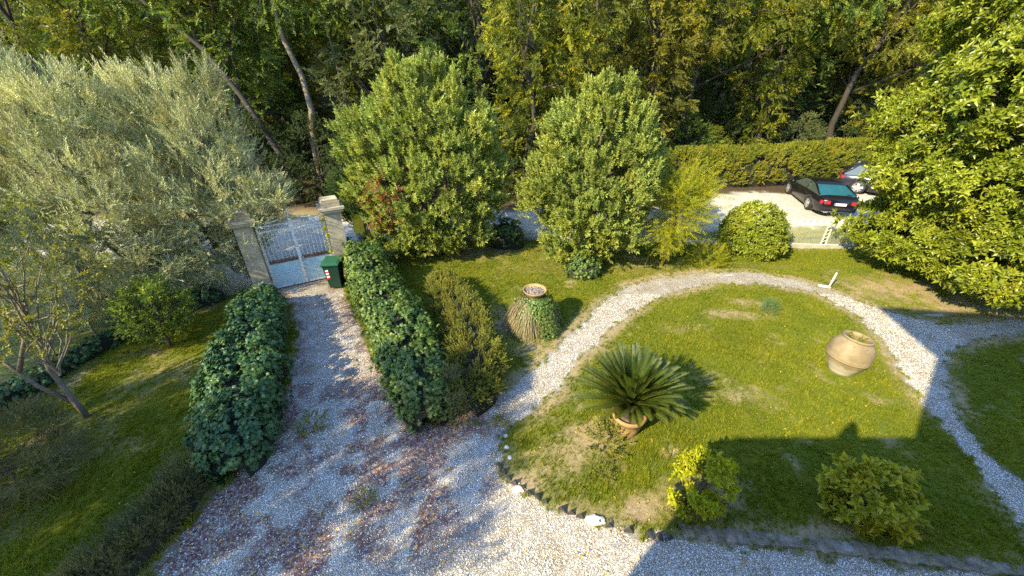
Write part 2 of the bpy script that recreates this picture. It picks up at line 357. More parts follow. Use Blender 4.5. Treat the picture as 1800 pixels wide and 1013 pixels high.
# ------------------------------------------------------------------ garden outline, surveyed on the ground
DRIVE = Gs([(474,500),(590,490),(612,530),(650,615),(700,695),(760,745),(850,740),(885,770),(880,822),(905,858),(960,888),(1045,918),(1120,938),(1190,948),(1300,962),(1480,978),(1700,1000),(2300,1060),(2300,1400),(-200,1400),(100,1180),(262,1013),(335,920),(400,850),(470,745),(505,680),(520,600),(512,540)])
PATH = Gs([(760,745),(850,705),(900,680),(950,640),(1000,590),(1058,532),(1100,503),(1160,487),(1250,479),(1330,480),(1400,493),(1470,513),(1540,541),(1585,556),(1650,571),(1750,566),(1980,545),(1980,575),(1800,588),(1700,602),(1668,622),(1660,650),(1690,740),(1740,800),(1810,860),(2050,1010),(1990,1090),(1880,1013),(1790,930),(1740,862),(1680,775),(1605,690),(1555,605),(1500,552),(1430,515),(1350,502),(1250,500),(1165,520),(1105,552),(1062,592),(1008,642),(985,690),(920,735),(885,775),(850,745)])
ROAD = np.array([(-40, 17.2), (-14, 14.6), (-9.3, 12.3), (-6.3, 13.1), (-5.5, 15.6), (-2, 17.0), (6, 17.3), (11.5, 18.0), (14, 18.0), (30, 17.6), (40, 17.6), (40, 24.3), (23, 24.4), (19.5, 23.9), (12, 23.2), (9.5, 20.6), (0, 20.2), (-6.5, 20.0), (-12, 18.5), (-20, 19.0), (-40, 20.5)])
GARDEN = np.array([(-12.6, -3), (-12.2, 5), (-11.8, 8), (-11.3, 10.4), (-8.9, 11.6), (-6.1, 13.1), (-4.6, 15.6), (-2.6, 16.6), (6, 16.1), (14, 15.5), (40, 15.2), (40, -3)])
def zones(x, y):
    wx = x+.10*(fbm(x*3, y*3, 3)-.5)*2; wy = y+.10*(fbm(x*3, y*3, 9)-.5)*2
    fine = (fbm(x*9, y*9, 21, 3)-.5)*.34
    dr = sdist(DRIVE, wx, wy); pa = sdist(PATH, wx, wy); gr = np.maximum(dr, pa)
    gravel = sstep(-.09, .12, gr+fine); gin = sdist(GARDEN, x, y)
    road = sstep(-.5, .35, sdist(ROAD, x, y)+(fbm(x*1.4, y*1.4, 31)-.5)*1.6+fine)*(gin < 0)
    # bare, worn earth
    n1 = fbm(x*.9, y*.9, 41); n2 = fbm(x*3.2, y*3.2, 47)
    bare = .8*sstep(.62, .80, n1*.5+n2*.5+.04)
    def blob(px, py, rx, ry, s=1.0):
        cx, cy = G(px, py); return s*np.exp(-(((x-cx)/rx)**2+((y-cy)/ry)**2))
    for a in ((1040,770,.85,.55,.9),(1010,800,.7,.5,.7),(1300,555,.75,.3,1.0),(1290,700,.75,.28,.75),(1245,670,.5,.25,.6),(1200,580,.7,.3,.4),(1125,720,.5,.4,.35),(945,610,.9,.6,.75),(880,570,.5,.9,.7),(1580,510,2.2,.9,1.1),(1690,540,2.0,.9,1.1),(1480,495,1.0,.6,.5),(1120,470,2.0,.7,.5),(960,470,2.2,.7,.35),(1120,900,1.1,.28,.9),(930,850,.35,.6,.9),(1330,470,1.5,.35,.3),(820,440,2.5,1.0,.75),(1250,870,.6,.5,.8),(1400,935,1.6,.18,.9),(1700,440,4,.8,.5),(1200,500,1.4,.3,.3)):
        bare = np.maximum(bare, np.clip(blob(*a)+(n2-.5)*1.5*min(1, a[4]), 0, 1)*(blob(*a) > .08))
    # trodden earth along the path edge
    edge = np.exp(-((gr+.12)/.20)**2)*sstep(.25, .7, n1+.22*(y > 8))*.95*(x > -1.5); bare = np.maximum(bare, edge)
    bare = np.where(gin < 0, np.maximum(bare*.6, sstep(19.6, 21.2, y+n1*2-(x > 9)*3.6)), bare)
    bare = np.where((x < -5.5) & (gin > 0), bare*.8+.35*sstep(.45, .62, n1), bare)
    # leaf litter and dirt lying on the gravel
    l1 = fbm(x*1.1+7, y*1.1, 61); l2 = fbm(x*4, y*4, 67, 3)
    lit = sstep(.44, .56, l1*.6+l2*.4+.05*np.exp(-((x+3.3)/2.2)**2))
    lit = lit*np.exp(-(np.maximum(0, x+.9)/.7)**2)*np.exp(-(np.maximum(0, y-6.6)/1.6)**2)
    lit = lit*sstep(-.5, .5, (y-3.1)-.55*(x+2.4)+(n1-.5)*1.2)
    lit = np.maximum(lit, np.exp(-(np.clip(dr, 0, 9)/.45)**2)*(x < -3.0)*(y > 3)*sstep(.3, .6, l2)*.95)
    lit = np.maximum(lit, sstep(.52, .68, l2)*.5*(y > 7)*(x < -2))
    return gravel, road, bare, lit, gin, gr
# ------------------------------------------------------------------ ground: one surface, split into lawn, drive, road and wood floor
def groundmat():
    m, nt, b = newmat('ground_surface')
    tc = nt.nodes.new('ShaderNodeTexCoord'); L = nt.links.new
    def nz(s, d=5, r=.6):
        n = N(nt, 'ShaderNodeTexNoise', Scale=s, Detail=d, Roughness=r); L(tc.outputs['Object'], n.inputs['Vector']); return n.outputs[0]
    def vor(s, out='Color', f='F1'):
        n = N(nt, 'ShaderNodeTexVoronoi', Scale=s); n.feature = f; L(tc.outputs['Object'], n.inputs['Vector']); return n.outputs[out]
    # grass
    g = ramp(nt, [(.25, (.06, .08, .008)), (.5, (.125, .145, .012)), (.75, (.21, .215, .025))], nz(28, 6, .75))
    g2 = ramp(nt, [(.35, (.75, .9, .8)), (.65, (1.25, 1.1, .75))], nz(1.1, 4)); g = mixc(nt, .9, g, g2, 'MULTIPLY')
    # bare earth
    e = ramp(nt, [(.25, (.16, .12, .065)), (.5, (.33, .25, .13)), (.75, (.50, .41, .24))], nz(18, 7, .7))
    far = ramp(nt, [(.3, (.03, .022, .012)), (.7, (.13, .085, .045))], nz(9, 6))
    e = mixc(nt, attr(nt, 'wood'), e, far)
    # gravel: single stones
    v = vor(56); s = nt.nodes.new('ShaderNodeSeparateColor'); L(v, s.inputs[0])
    st = ramp(nt, [(0, (.52, .45, .35)), (.2, (.74, .67, .56)), (.55, (.88, .83, .73)), (1, (.96, .93, .86))], s.outputs[0])
    gap = vor(56, 'Distance', 'DISTANCE_TO_EDGE'); gm = N(nt, 'ShaderNodeMapRange'); gm.inputs[1].default_value = .02; gm.inputs[2].default_value = .16; L(gap, gm.inputs[0])
    st = mixc(nt, gm.outputs[0], (.42, .38, .31), st)
    mac = ramp(nt, [(.35, (.80, .74, .63)), (.62, (1, 1, 1))], nz(2.2, 5)); st = mixc(nt, 1, st, mac, 'MULTIPLY')
    # litter
    lm = ramp(nt, [(.3, (.12, .05, .045)), (.5, (.26, .11, .10)), (.7, (.42, .27, .21))], nz(30, 6, .8))
    lf = N(nt, 'ShaderNodeMath', operation='MULTIPLY'); L(attr(nt, 'litter'), lf.inputs[0]); lr = N(nt, 'ShaderNodeMapRange'); lr.inputs[1].default_value = .36; lr.inputs[2].default_value = .56; L(nz(14, 5, .75), lr.inputs[0]); L(lr.outputs[0], lf.inputs[1])
    st = mixc(nt, lf.outputs[0], st, lm)
    # dusty road
    rd = ramp(nt, [(.3, (.42, .39, .33)), (.7, (.62, .57, .47))], nz(6, 8, .7))
    c = mixc(nt, attr(nt, 'bare'), g, e); c = mixc(nt, attr(nt, 'gravel'), c, st); c = mixc(nt, attr(nt, 'road'), c, rd)
    L(c, b.inputs['Base Color']); b.inputs['Roughness'].default_value = .95; b.inputs['Specular IOR Level'].default_value = .2
    h1 = N(nt, 'ShaderNodeMath', operation='MULTIPLY'); L(gm.outputs[0], h1.inputs[0]); L(attr(nt, 'gravel'), h1.inputs[1])
    h2 = N(nt, 'ShaderNodeMath', operation='MULTIPLY_ADD'); L(nz(40, 5, .7), h2.inputs[0]); h2.inputs[1].default_value = .8; L(h1.outputs[0], h2.inputs[2])
    bump(nt, b, h2.outputs[0], .9, .025); return m
M['ground'] = groundmat()
def terrain_z(x, y): return .30*np.maximum(0, y-33)+.9*(fbm(x*.12, y*.12, 5)-.5)*sstep(30, 45, y)
def ground_sheets():
    xs = np.concatenate([np.arange(-33, -14, .16), np.arange(-14, 17, .06), np.arange(17, 36, .16)]); ys = np.concatenate([np.arange(-4, 2.5, .16), np.arange(2.5, 17.5, .06), np.arange(17.5, 27, .12)])
    X, Y = np.meshgrid(xs, ys); nx, ny = len(xs), len(ys)
    gv, rd, ba, li, gin, gr = zones(X.ravel(), Y.ravel()); X, Y = X.ravel(), Y.ravel()
    Z = .05*(fbm(X*.5, Y*.5, 71)-.5)+.018*(fbm(X*6, Y*6, 77, 3)-.5)*2+.03*(1-gv)*(1-rd)*(gin > 0)
    Z = Z*sstep(0, 1, 1)
    i = np.arange(nx*ny).reshape(ny, nx); Q = np.stack([i[:-1, :-1], i[:-1, 1:], i[1:, 1:], i[1:, :-1]], -1).reshape(-1, 4)
    a_gv, a_rd = gv[Q].mean(1) > .5, rd[Q].mean(1) > .5; yc = Y[Q].mean(1); out_ = gin[Q].mean(1) < 0
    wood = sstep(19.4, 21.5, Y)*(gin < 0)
    kinds = {'gravel_drive': a_gv, 'road': a_rd & ~a_gv, 'lawn': ~a_gv & ~a_rd & ~out_, 'verge': ~a_gv & ~a_rd & out_}
    for nm, k in kinds.items():
        q = Q[k]; u, inv = np.unique(q, return_inverse=True); mb = MB(); mb.add(np.stack([X[u], Y[u], Z[u]], -1), inv.reshape(-1, 4), 0, .5, True)
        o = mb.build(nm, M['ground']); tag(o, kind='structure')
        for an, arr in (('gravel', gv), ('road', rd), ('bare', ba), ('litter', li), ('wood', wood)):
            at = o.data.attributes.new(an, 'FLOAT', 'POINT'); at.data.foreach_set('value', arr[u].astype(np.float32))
    # far ground
    def ring(name, xs, ys, hole):
        X, Y = np.meshgrid(xs, ys); nx, ny = len(xs), len(ys); Z = terrain_z(X, Y)-.03*(Y < 30)
        i = np.arange(nx*ny).reshape(ny, nx); Q = np.stack([i[:-1, :-1], i[:-1, 1:], i[1:, 1:], i[1:, :-1]], -1).reshape(-1, 4)
        xc, yc = X.ravel()[Q].mean(1), Y.ravel()[Q].mean(1); k = ~((xc > hole[0]) & (xc < hole[1]) & (yc > hole[2]) & (yc < hole[3]))
        mb = MB(); mb.add(np.stack([X.ravel(), Y.ravel(), Z.ravel()], -1), Q[k], 0, .5, True); o = mb.build(name, M['ground']); tag(o, kind='structure')
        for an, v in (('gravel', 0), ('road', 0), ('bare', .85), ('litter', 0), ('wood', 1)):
            at = o.data.attributes.new(an, 'FLOAT', 'POINT'); at.data.foreach_set('value', np.full(len(X.ravel()), v, np.float32))
    xs = np.unique(np.concatenate([np.linspace(-300, -33, 30), np.linspace(-33, 35.9, 40), np.linspace(35.9, 300, 30)]))
    ys = np.unique(np.concatenate([np.linspace(-300, -4, 20), np.linspace(-4, 26.9, 20), np.linspace(26.9, 120, 60), np.linspace(120, 420, 12)]))
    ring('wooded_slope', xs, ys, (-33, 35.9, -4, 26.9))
ground_sheets()

# ------------------------------------------------------------------ grass blades, fallen leaves, loose stones
def clear_of_things(x, y):
    ok = np.ones(len(x), bool)
    for cx, cy, r in KEEP_OUT: ok &= np.hypot(x-cx, y-cy) > r
    return ok
KEEP_OUT = [(*G(1100, 760), .22), (*G(1475, 655), .34), (*G(938, 575), .5)]
def grass():
    tuft = []
    for q in range(6):
        Vs, Fs = [], []
        for k in range(7):
            a = rng.uniform(0, 6.28); h = rng.uniform(.02, .052); l = rng.uniform(.2, .9)*h; wd = .0055; px, py = rng.normal(0, .014, 2); c, s_ = math.cos(a), math.sin(a)
            Vs += [(px-s_*wd, py+c*wd, -.008), (px+s_*wd, py-c*wd, -.008), (px+c*l, py+s_*l, h)]; Fs.append((3*k, 3*k+1, 3*k+2))
        tuft.append((np.array(Vs), np.array(Fs), np.repeat(rng.uniform(-.25, .25, 7), 3)))
    n = 230000; x = rng.uniform(-13, 17, n); y = 2.6+14.4*rng.uniform(0, 1, n)**1.25
    gv, rd, ba, li, gin, gr = zones(x, y); th = fbm(x*1.7, y*1.7, 91)
    k = (gin > .05) & (rng.uniform(0, 1, n) < (1-sstep(.3, .75, gv))*(1-ba*.93)*(.55+.6*th)) & clear_of_things(x, y); x, y, th = x[k], y[k], th[k]
    z = .05*(fbm(x*.5, y*.5, 71)-.5)+.03
    mb = MB(); m = len(x); D = np.stack([rng.normal(0, 1, m), rng.normal(0, 1, m), np.zeros(m)], -1)
    place(mb, tuft, np.stack([x, y, z], -1), D, (.75+.9*fbm(x*2.3, y*2.3, 97))*rng.uniform(.7, 1.3, m), up=np.tile([0, 0, 1.], (m, 1)), rnd=np.clip(.15+.75*fbm(x*1.3, y*1.3, 99)+rng.normal(0, .12, m), 0, 1))
    tag(mb.build('grass', M['grass']), kind='stuff')
M['grass'] = leafmat('grass_blade', [(.055, .085, .008), (.095, .125, .010), (.135, .16, .014), (.21, .21, .035)], .6, .35, .25, patch=.5, pscale=.5, warm=(1.25, 1.05, .7))
grass()
def litter():
    t = [combine([leaf2(.05, .035, .3, .2)]) for _ in range(2)]; n = 26000; x = rng.uniform(-12, 17, n); y = 2.6+14*rng.uniform(0, 1, n)**1.2
    gv, rd, ba, li, gin, gr = zones(x, y); k = (gin > 0) & (rng.uniform(0, 1, n) < .10+.5*li*gv+.15*ba) & clear_of_things(x, y); x, y = x[k], y[k]; m = len(x)
    mb = MB(); place(mb, t, np.stack([x, y, np.full(m, .045)], -1), np.stack([rng.normal(0, 1, m), rng.normal(0, 1, m), rng.normal(0, .2, m)], -1), rng.uniform(.5, 1.2, m), up=np.tile([0, .2, 1.], (m, 1)))
    tag(mb.build('fallen_leaves', leafmat('dead_leaf', [(.20, .09, .03), (.34, .22, .06), (.42, .33, .12), (.16, .07, .06)], .7, .2)), kind='stuff')
litter()
def stones():
    O = np.array([[1, 0, 0], [-1, 0, 0], [0, 1, 0], [0, -1, 0], [0, 0, .7], [0, 0, -.7]], float)
    F = np.array([[0, 2, 4], [2, 1, 4], [1, 3, 4], [3, 0, 4], [2, 0, 5], [1, 2, 5], [3, 1, 5], [0, 3, 5]])
    t = [((O*rng.uniform(.6, 1.2, (6, 1))+rng.normal(0, .15, (6, 3)))*.0108, F, np.zeros(6)) for _ in range(6)]
    n = 170000; x = rng.uniform(-8, 13, n); y = 2.7+9*rng.uniform(0, 1, n)**1.3
    gv, rd, ba, li, gin, gr = zones(x, y); k = rng.uniform(0, 1, n) < sstep(.25, .8, gv)*(1-.75*li); x, y = x[k], y[k]; m = len(x)
    mb = MB(); z = .05*(fbm(x*.5, y*.5, 71)-.5)
    place(mb, t, np.stack([x, y, z+.006], -1), np.stack([rng.normal(0, 1, m), rng.normal(0, 1, m), rng.normal(0, .3, m)], -1), rng.uniform(.55, 1.35, m), up=np.tile([0, .1, 1.], (m, 1)), rnd=rng.uniform(0, 1, m))
    mm, nt, b = newmat('gravel_stone'); nt.links.new(ramp(nt, [(0, (.45, .39, .31)), (.3, (.74, .69, .61)), (.7, (.88, .85, .79)), (1, (.92, .91, .88))], attr(nt, 'rnd')), b.inputs['Base Color']); b.inputs['Roughness'].default_value = .85
    tag(mb.build('loose_gravel', mm), kind='stuff')
stones()

# ------------------------------------------------------------------ templates of leafy shoots
T_laurel = [shoot(11, .26, leaf2(.12, .056, .3, .15), 55) for _ in range(5)]
T_olive = [shoot(18, .42, leaf2(.085, .020, .1, .05), 42) for _ in range(5)]
T_magn = [shoot(8, .12, leaf6(.24, .10, .2, .3), 70, jit=.25) for _ in range(6)]
T_spray = [shoot(12, .55, leaf2(.15, .085, .2, .25), 62, flat=True, jit=.3) for _ in range(6)]
T_small = [shoot(12, .30, leaf2(.09, .05, .2, .2), 60, jit=.3) for _ in range(5)]
T_box = [shoot(9, .12, leaf2(.035, .02, .2, .1), 45) for _ in range(4)]
T_needle = [shoot(16, .22, leaf2(.05, .008, .1, 0), 40) for _ in range(4)]
T_feather = [shoot(20, .38, leaf2(.06, .02, .1, .2), 75, flat=True) for _ in range(5)]
T_peony = [shoot(6, .05, leaf6(.17, .078, .25, .25), 74, jit=.3) for _ in range(6)]
T_ivy = [combine([leaf_ivy(.088)]) for _ in range(2)]

def tree(name, label, cat, loc, prof, n, tpl, mat, bark, stem, r0, axis=(1.0, .5, .5), nl=14, size=1.0, bump_a=.2, seed=1, inner=.3, clump=None, rz=0, group=None, squash=(1, 1), extra=None, smin=.75, lean=0, spacing=.62, pull=.45):
    t = thing(name, label, cat, (loc[0], loc[1], loc[2] if len(loc) > 2 else 0), rz, group)
    P, D = crown_blobs(prof, n, seed, inner) if len(prof[0]) == 5 else crown_points(prof, n, bump_a, seed, inner, clump, squash)
    K = len(P)
    P[:, 0] += lean*P[:, 2]
    tone = 0
    if K > 300: P, tone = gather(P, spacing, pull, np.random.default_rng(seed+5))
    ax = D*axis[0]+np.array([0, 0, axis[1]])+rng.normal(0, axis[2], (K, 3))
    mb = MB(); place(mb, tpl, P, ax, rng.uniform(smin, 1.2, K)*size, rnd=np.clip(rng.normal(.48, .18, K)+tone, .03, .97))
    mats = [mat]
    if extra: extra(mb, P, D); mats.append(M['red_leaf'])
    mb.build('crown', mats, t)
    tb = MB()
    for k, s in enumerate(stem): tb.tube(s, np.linspace(r0, r0*.25, len(s))*(1 if k == 0 else .75), 8)
    s = stem[0]; limbs(tb, P, nl, [s[max(1, len(s)//4)], s[-1]], r0*.5, seed=seed)
    tb.build('trunk', bark, t); return t

# ------------------------------------------------------------------ garden trees
def red_patch(mb, P, D):
    c = np.array([-1.1, -1.9, 2.7]); q = P[(np.linalg.norm((P-c)/np.array([.7, 2, 1.0]), axis=1) < 1)]; q = q[rng.uniform(0, 1, len(q)) < .35]
    if len(q): place(mb, T_laurel, q+np.array([0, -.15, 0]), rng.normal(0, 1, (len(q), 3))+np.array([0, -.5, .6]), .9, mi=1)
tree('laurel_tree', 'tallest broad green laurel right of the gate, with a small patch of red leaves', 'tree', (-3.4, 15.2), [(0,0,2.9,2.5,1.8),(-1.9,-.2,2.6,1.4,1.2),(1.8,0,3.0,1.5,1.4),(-1.2,0,4.3,1.6,1.4),(1.3,0,4.5,1.5,1.4),(0,0,5.3,1.4,1.3),(.7,0,6.1,.8,.95),(-.35,0,6.3,.6,.75),(-.5,-.4,1.4,1.9,1.0),(1.2,-.4,1.4,1.5,1.0)], 12500, T_laurel, M['laurel'], M['bark'], [wavy((0, 0, 0), (.1, 0, 6.2), 8, .15, 1), wavy((.5, -.2, 0), (1.0, -.2, 3.5), 6, .1, 2), wavy((-.5, 0, 0), (-1.0, -.1, 3.5), 6, .1, 3)], .16, (.8, .9, .3), 30, bump_a=.3, seed=11, inner=.3, extra=red_patch)
tree('laurel_tree', 'dense upright green laurel in the middle, standing behind the top of the gravel path', 'tree', (2.85, 14.2), [(0,0,2.9,2.1,1.7),(-1.5,-.2,3.0,1.1,1.1),(-.5,0,4.5,1.35,1.3),(.9,0,4.3,1.35,1.4),(.0,0,5.5,.7,1.0),(.75,.1,5.5,.6,.95),(1.4,0,3.2,1.1,1.1),(.6,-.3,1.6,1.5,.9),(-.7,-.3,1.2,1.0,.9),(-.2,-.4,.6,.8,.6)], 9500, T_laurel, M['laurel'], M['bark'], [wavy((0, 0, 0), (.1, 0, 5.6), 8, .15, 4), wavy((.3, 0, 0), (.9, .2, 3.2), 6, .1, 5)], .13, (.8, 1.0, .3), 26, bump_a=.3, seed=12, inner=.3)
tree('olive_tree', 'silvery olive tree with a pointed top nearest the gate pillar', 'tree', (-9.9, 12.7), [(0,0,3.4,1.9,1.8),(.7,0,5.2,1.0,1.2),(1.1,0,6.2,.5,.95),(-.7,0,5.6,1.1,1.2),(1.2,-.2,2.8,1.2,1.0),(2.1,-.3,3.2,.7,.45),(-1.0,-.4,2.0,1.5,1.2),(.5,-.5,1.7,1.2,.8),(-.6,-.8,1.3,1.3,.8)], 9000, T_olive, M['olive'], M['bark_pale'], [wavy((0, 0, 0), (.3, -.1, 5.5), 8, .35, 6), wavy((.1, 0, .3), (-1.2, -.3, 3.6), 6, .3, 7)], .16, (.8, .9, .45), 30, bump_a=.22, seed=13, inner=.45, lean=0)
tree('olive_tree', 'wide silvery olive tree at the left edge beyond the wire fence', 'tree', (-12.8, 11.3), [(0,0,3.6,2.4,2.0),(.9,.2,5.6,1.4,1.2),(-.8,0,5.7,1.4,1.2),(1.7,-.3,3.6,1.6,1.4),(-2,0,4.0,1.7,1.6),(0,-.8,2.0,2.2,1.3),(1.8,-.6,1.9,1.4,1.1),(-.3,0,6.6,.7,.7),(.8,-1.2,1.4,1.6,.9),(-1.2,-1.2,1.6,1.6,.9)], 13500, T_olive, M['olive'], M['bark_pale'], [wavy((0, 0, 0), (.2, -.1, 5), 8, .35, 8), wavy((.1, 0, .3), (1.2, -.3, 3.6), 6, .3, 9)], .18, (.8, .9, .45), 26, bump_a=.22, seed=14, inner=.45)
tree('persimmon_tree', 'thin forked tree with pale bark and sparse yellow-green leaves on the left lawn', 'tree', G(155, 735), [(2.0, .8), (2.7, 1.6), (3.5, 1.9), (4.3, 1.6), (4.9, .7)], 440, T_small, M['box'], M['bark_pale'], [[(0, 0, 0), (-.1, .05, .5), (-.42, .25, 1.2), (-.55, .5, 2.0), (-.5, .6, 3.0), (-.3, .6, 4.2)], [(-.1, .05, .4), (-.55, 0, .95), (-1.05, .1, 1.6), (-1.25, .3, 2.4), (-1.4, .4, 3.4)], [(-.8, .05, 1.3), (-.7, .4, 1.9), (-.9, .5, 2.6)]], .065, (.6, .2, .7), 30, seed=15, inner=.8, size=.8)
tree('citrus_tree', 'small round young tree with a short stem near the left fence', 'tree', G(302, 608), [(.45, .35), (.8, .7), (1.2, .8), (1.6, .6), (1.85, .2)], 480, T_small, FT['green'], M['bark'], [wavy((0, 0, 0), (.05, 0, 1.5), 6, .05, 3)], .05, (.8, .5, .5), 14, seed=16, inner=.5)
def feathery(name, label, loc):
    t = thing(name, label, 'shrub', (*loc, 0)); stems = MB(); P = []
    for k in range(16):
        a = rng.uniform(0, 6.28); r = rng.uniform(0, .22); b = rng.uniform(.35, 1.75); top = rng.uniform(2.2, 3.9)
        e = np.array([math.cos(a)*b, math.sin(a)*b*.8, top-b*.45]); s0 = np.array([math.cos(a)*r, math.sin(a)*r, 0]); m = s0*.4+e*.45*np.array([.55, .55, 1.0])+np.array([0, 0, .25])
        pts = np.array([s0, s0*.7+m*.3+[0, 0, .1], m, (m+e)/2+[0, 0, .12], e]); stems.tube(pts, [.028, .026, .022, .015, .006], 6)
        for q in range(85):
            u = rng.uniform(.30, 1.0); c = pts[2]*(1-u)*1.0+pts[4]*u if u > .5 else pts[1]*(.5-u)*2+pts[2]*(u*2) if False else pts[2]*(1-u)+pts[4]*u
            P.append(c+rng.normal(0, .24, 3))
    P = np.array(P); P[:, 2] = np.maximum(P[:, 2], .55+.5*(np.hypot(P[:, 0], P[:, 1]) < .6)); K = len(P); D = unit(P-np.array([0, 0, 1.6]))
    fb = MB(); place(fb, T_feather, P, D*np.array([1, 1, .4])+rng.normal(0, .35, (K, 3)), rng.uniform(1.0, 1.7, K)); fb.build('foliage', M['acacia'], t); stems.build('stems', M['bark_pale'], t); return t
feathery('feathery_shrub', 'tall yellow-green shrub on a fan of bare brown stems', G(1168, 462))
tree('round_shrub', 'clipped round glossy shrub in front of the white fence', 'shrub', G(1312, 447), [(.02, .75), (.4, 1.05), (1.0, 1.15), (1.5, 1.0), (1.9, .6), (2.1, .1)], 1500, T_magn, M['magnolia'], M['bark'], [wavy((0, 0, 0), (0, 0, 1.5), 5, .04, 5)], .05, (1, .3, .3), 10, size=.6, bump_a=.06, seed=17, inner=.2, pull=.12)
tree('small_shrub', 'low light green bush left of the clipped round shrub', 'shrub', G(1242, 468), [(.02, .3), (.3, .5), (.6, .4), (.95, .08)], 170, T_feather, M['acacia'], M['bark'], [wavy((0, 0, 0), (0, 0, .7), 4, .03, 5)], .02, (.8, .6, .4), 5, seed=18)
def orange_leaves(mb, P, D): pass
tree('magnolia_tree', 'big glossy magnolia filling the right edge, branches down to the ground', 'tree', (15.5, 12.0), [(.7, 2.2), (1.5, 3.45), (3.0, 3.45), (4.5, 3.8), (6.0, 4.1), (8.0, 3.7), (10, 2.2), (11.5, .3)], 25000, T_magn, M['magnolia'], M['bark'], [wavy((0, 0, 0), (.1, 0, 10), 9, .12, 10)], .2, (.9, .2, .45), 45, size=.76, bump_a=.12, seed=19, inner=.3, pull=.32, spacing=.75)
tree('yellow_shrub', 'bright yellow-green rounded bush at the sunny edge of the round lawn', 'shrub', G(1220, 890), [(.02, .25), (.3, .45), (.7, .5), (1.05, .38), (1.35, .1)], 400, T_peony, M['yellow'], M['bark'], [wavy((0, 0, 0), (0, 0, 1), 5, .04, 5)], .03, (.9, .5, .4), 10, size=.62, bump_a=.28, seed=20, inner=.4)
tree('leafy_shrub', 'spreading olive-green bush with large leaflets in the house shadow', 'shrub', G(1505, 905), [(.02, .35), (.3, .55), (.7, .58), (.95, .45), (1.15, .12)], 300, T_peony, M['loquat'], M['bark'], [wavy((0, 0, 0), (0, 0, 1), 5, .04, 5)], .03, (.9, .45, .4), 16, size=.95, bump_a=.3, seed=21, pull=.25, inner=.35, squash=(1.05, .85))
tree('grey_shrub', 'grey-green bush in the shade at the lower left edge', 'shrub', G(40, 850), [(.02, .8), (.5, 1.2), (1.0, 1.15), (1.5, .6), (1.75, .1)], 2600, T_olive, M['grey'], M['bark'], [wavy((0, 0, 0), (0, 0, 1.2), 5, .04, 5)], .04, (.9, .5, .5), 10, size=.6, seed=22, inner=.5)
tree('tiny_conifer', 'tiny blue-green seedling on the round lawn above the terracotta jar', 'plant', G(1347, 552), [(.0, .12), (.2, .17), (.45, .03)], 150, T_needle, leafmat('blue_needle', [(.05, .10, .07), (.08, .14, .10), (.12, .18, .13)]), M['bark'], [wavy((0, 0, 0), (0, 0, .4), 4, .01, 5)], .008, (.7, .8, .4), 3, size=1.0, seed=23)
for (px, py, r, sd, lb) in ((1066, 782, .26, 24, 'green weed clump against the palm pot'), (642, 880, .14, 25, 'small weed growing in the gravel below the hedges'), (880, 745, .10, 26, 'tiny weed at the corner where the path leaves the drive'), (1200, 920, .13, 27, 'small weed at the foot of the yellow bush'), (1060, 838, .12, 28, 'grassy tuft just behind the slate edging'), (548, 752, .2, 30, 'flat yellow-green weed beside the left hedge on the drive')):
    tree('weed', lb, 'plant', G(px, py), [(.0, r), (r*.6, r), (r*1.3, r*.2)], 60, T_box, M['box'], M['bark'], [wavy((0, 0, 0), (0, 0, r), 3, .01, 5)], .006, (1, .5, .4), 3, size=1.5*max(.7, r/.2), seed=sd)
for (px, py, r, h, n, lb, mt) in ((350, 840, .42, .7, 520, 'grey lavender-like bush at the end of the left ivy hedge', 'grey'), (790, 728, .5, 1.1, 700, 'grey-green rosemary-like bush at the near end of the right hedge', 'grey')):
    tree('low_bush', lb, 'shrub', G(px, py), [(.0, r*.85), (h*.4, r), (h*.8, r*.6), (h, r*.1)], n, T_needle, M[mt], M['bark'], [wavy((0, 0, 0), (0, 0, h*.7), 4, .02, 5)], .02, (.8, .8, .35), 8, size=1.1, seed=int(px), inner=.5)

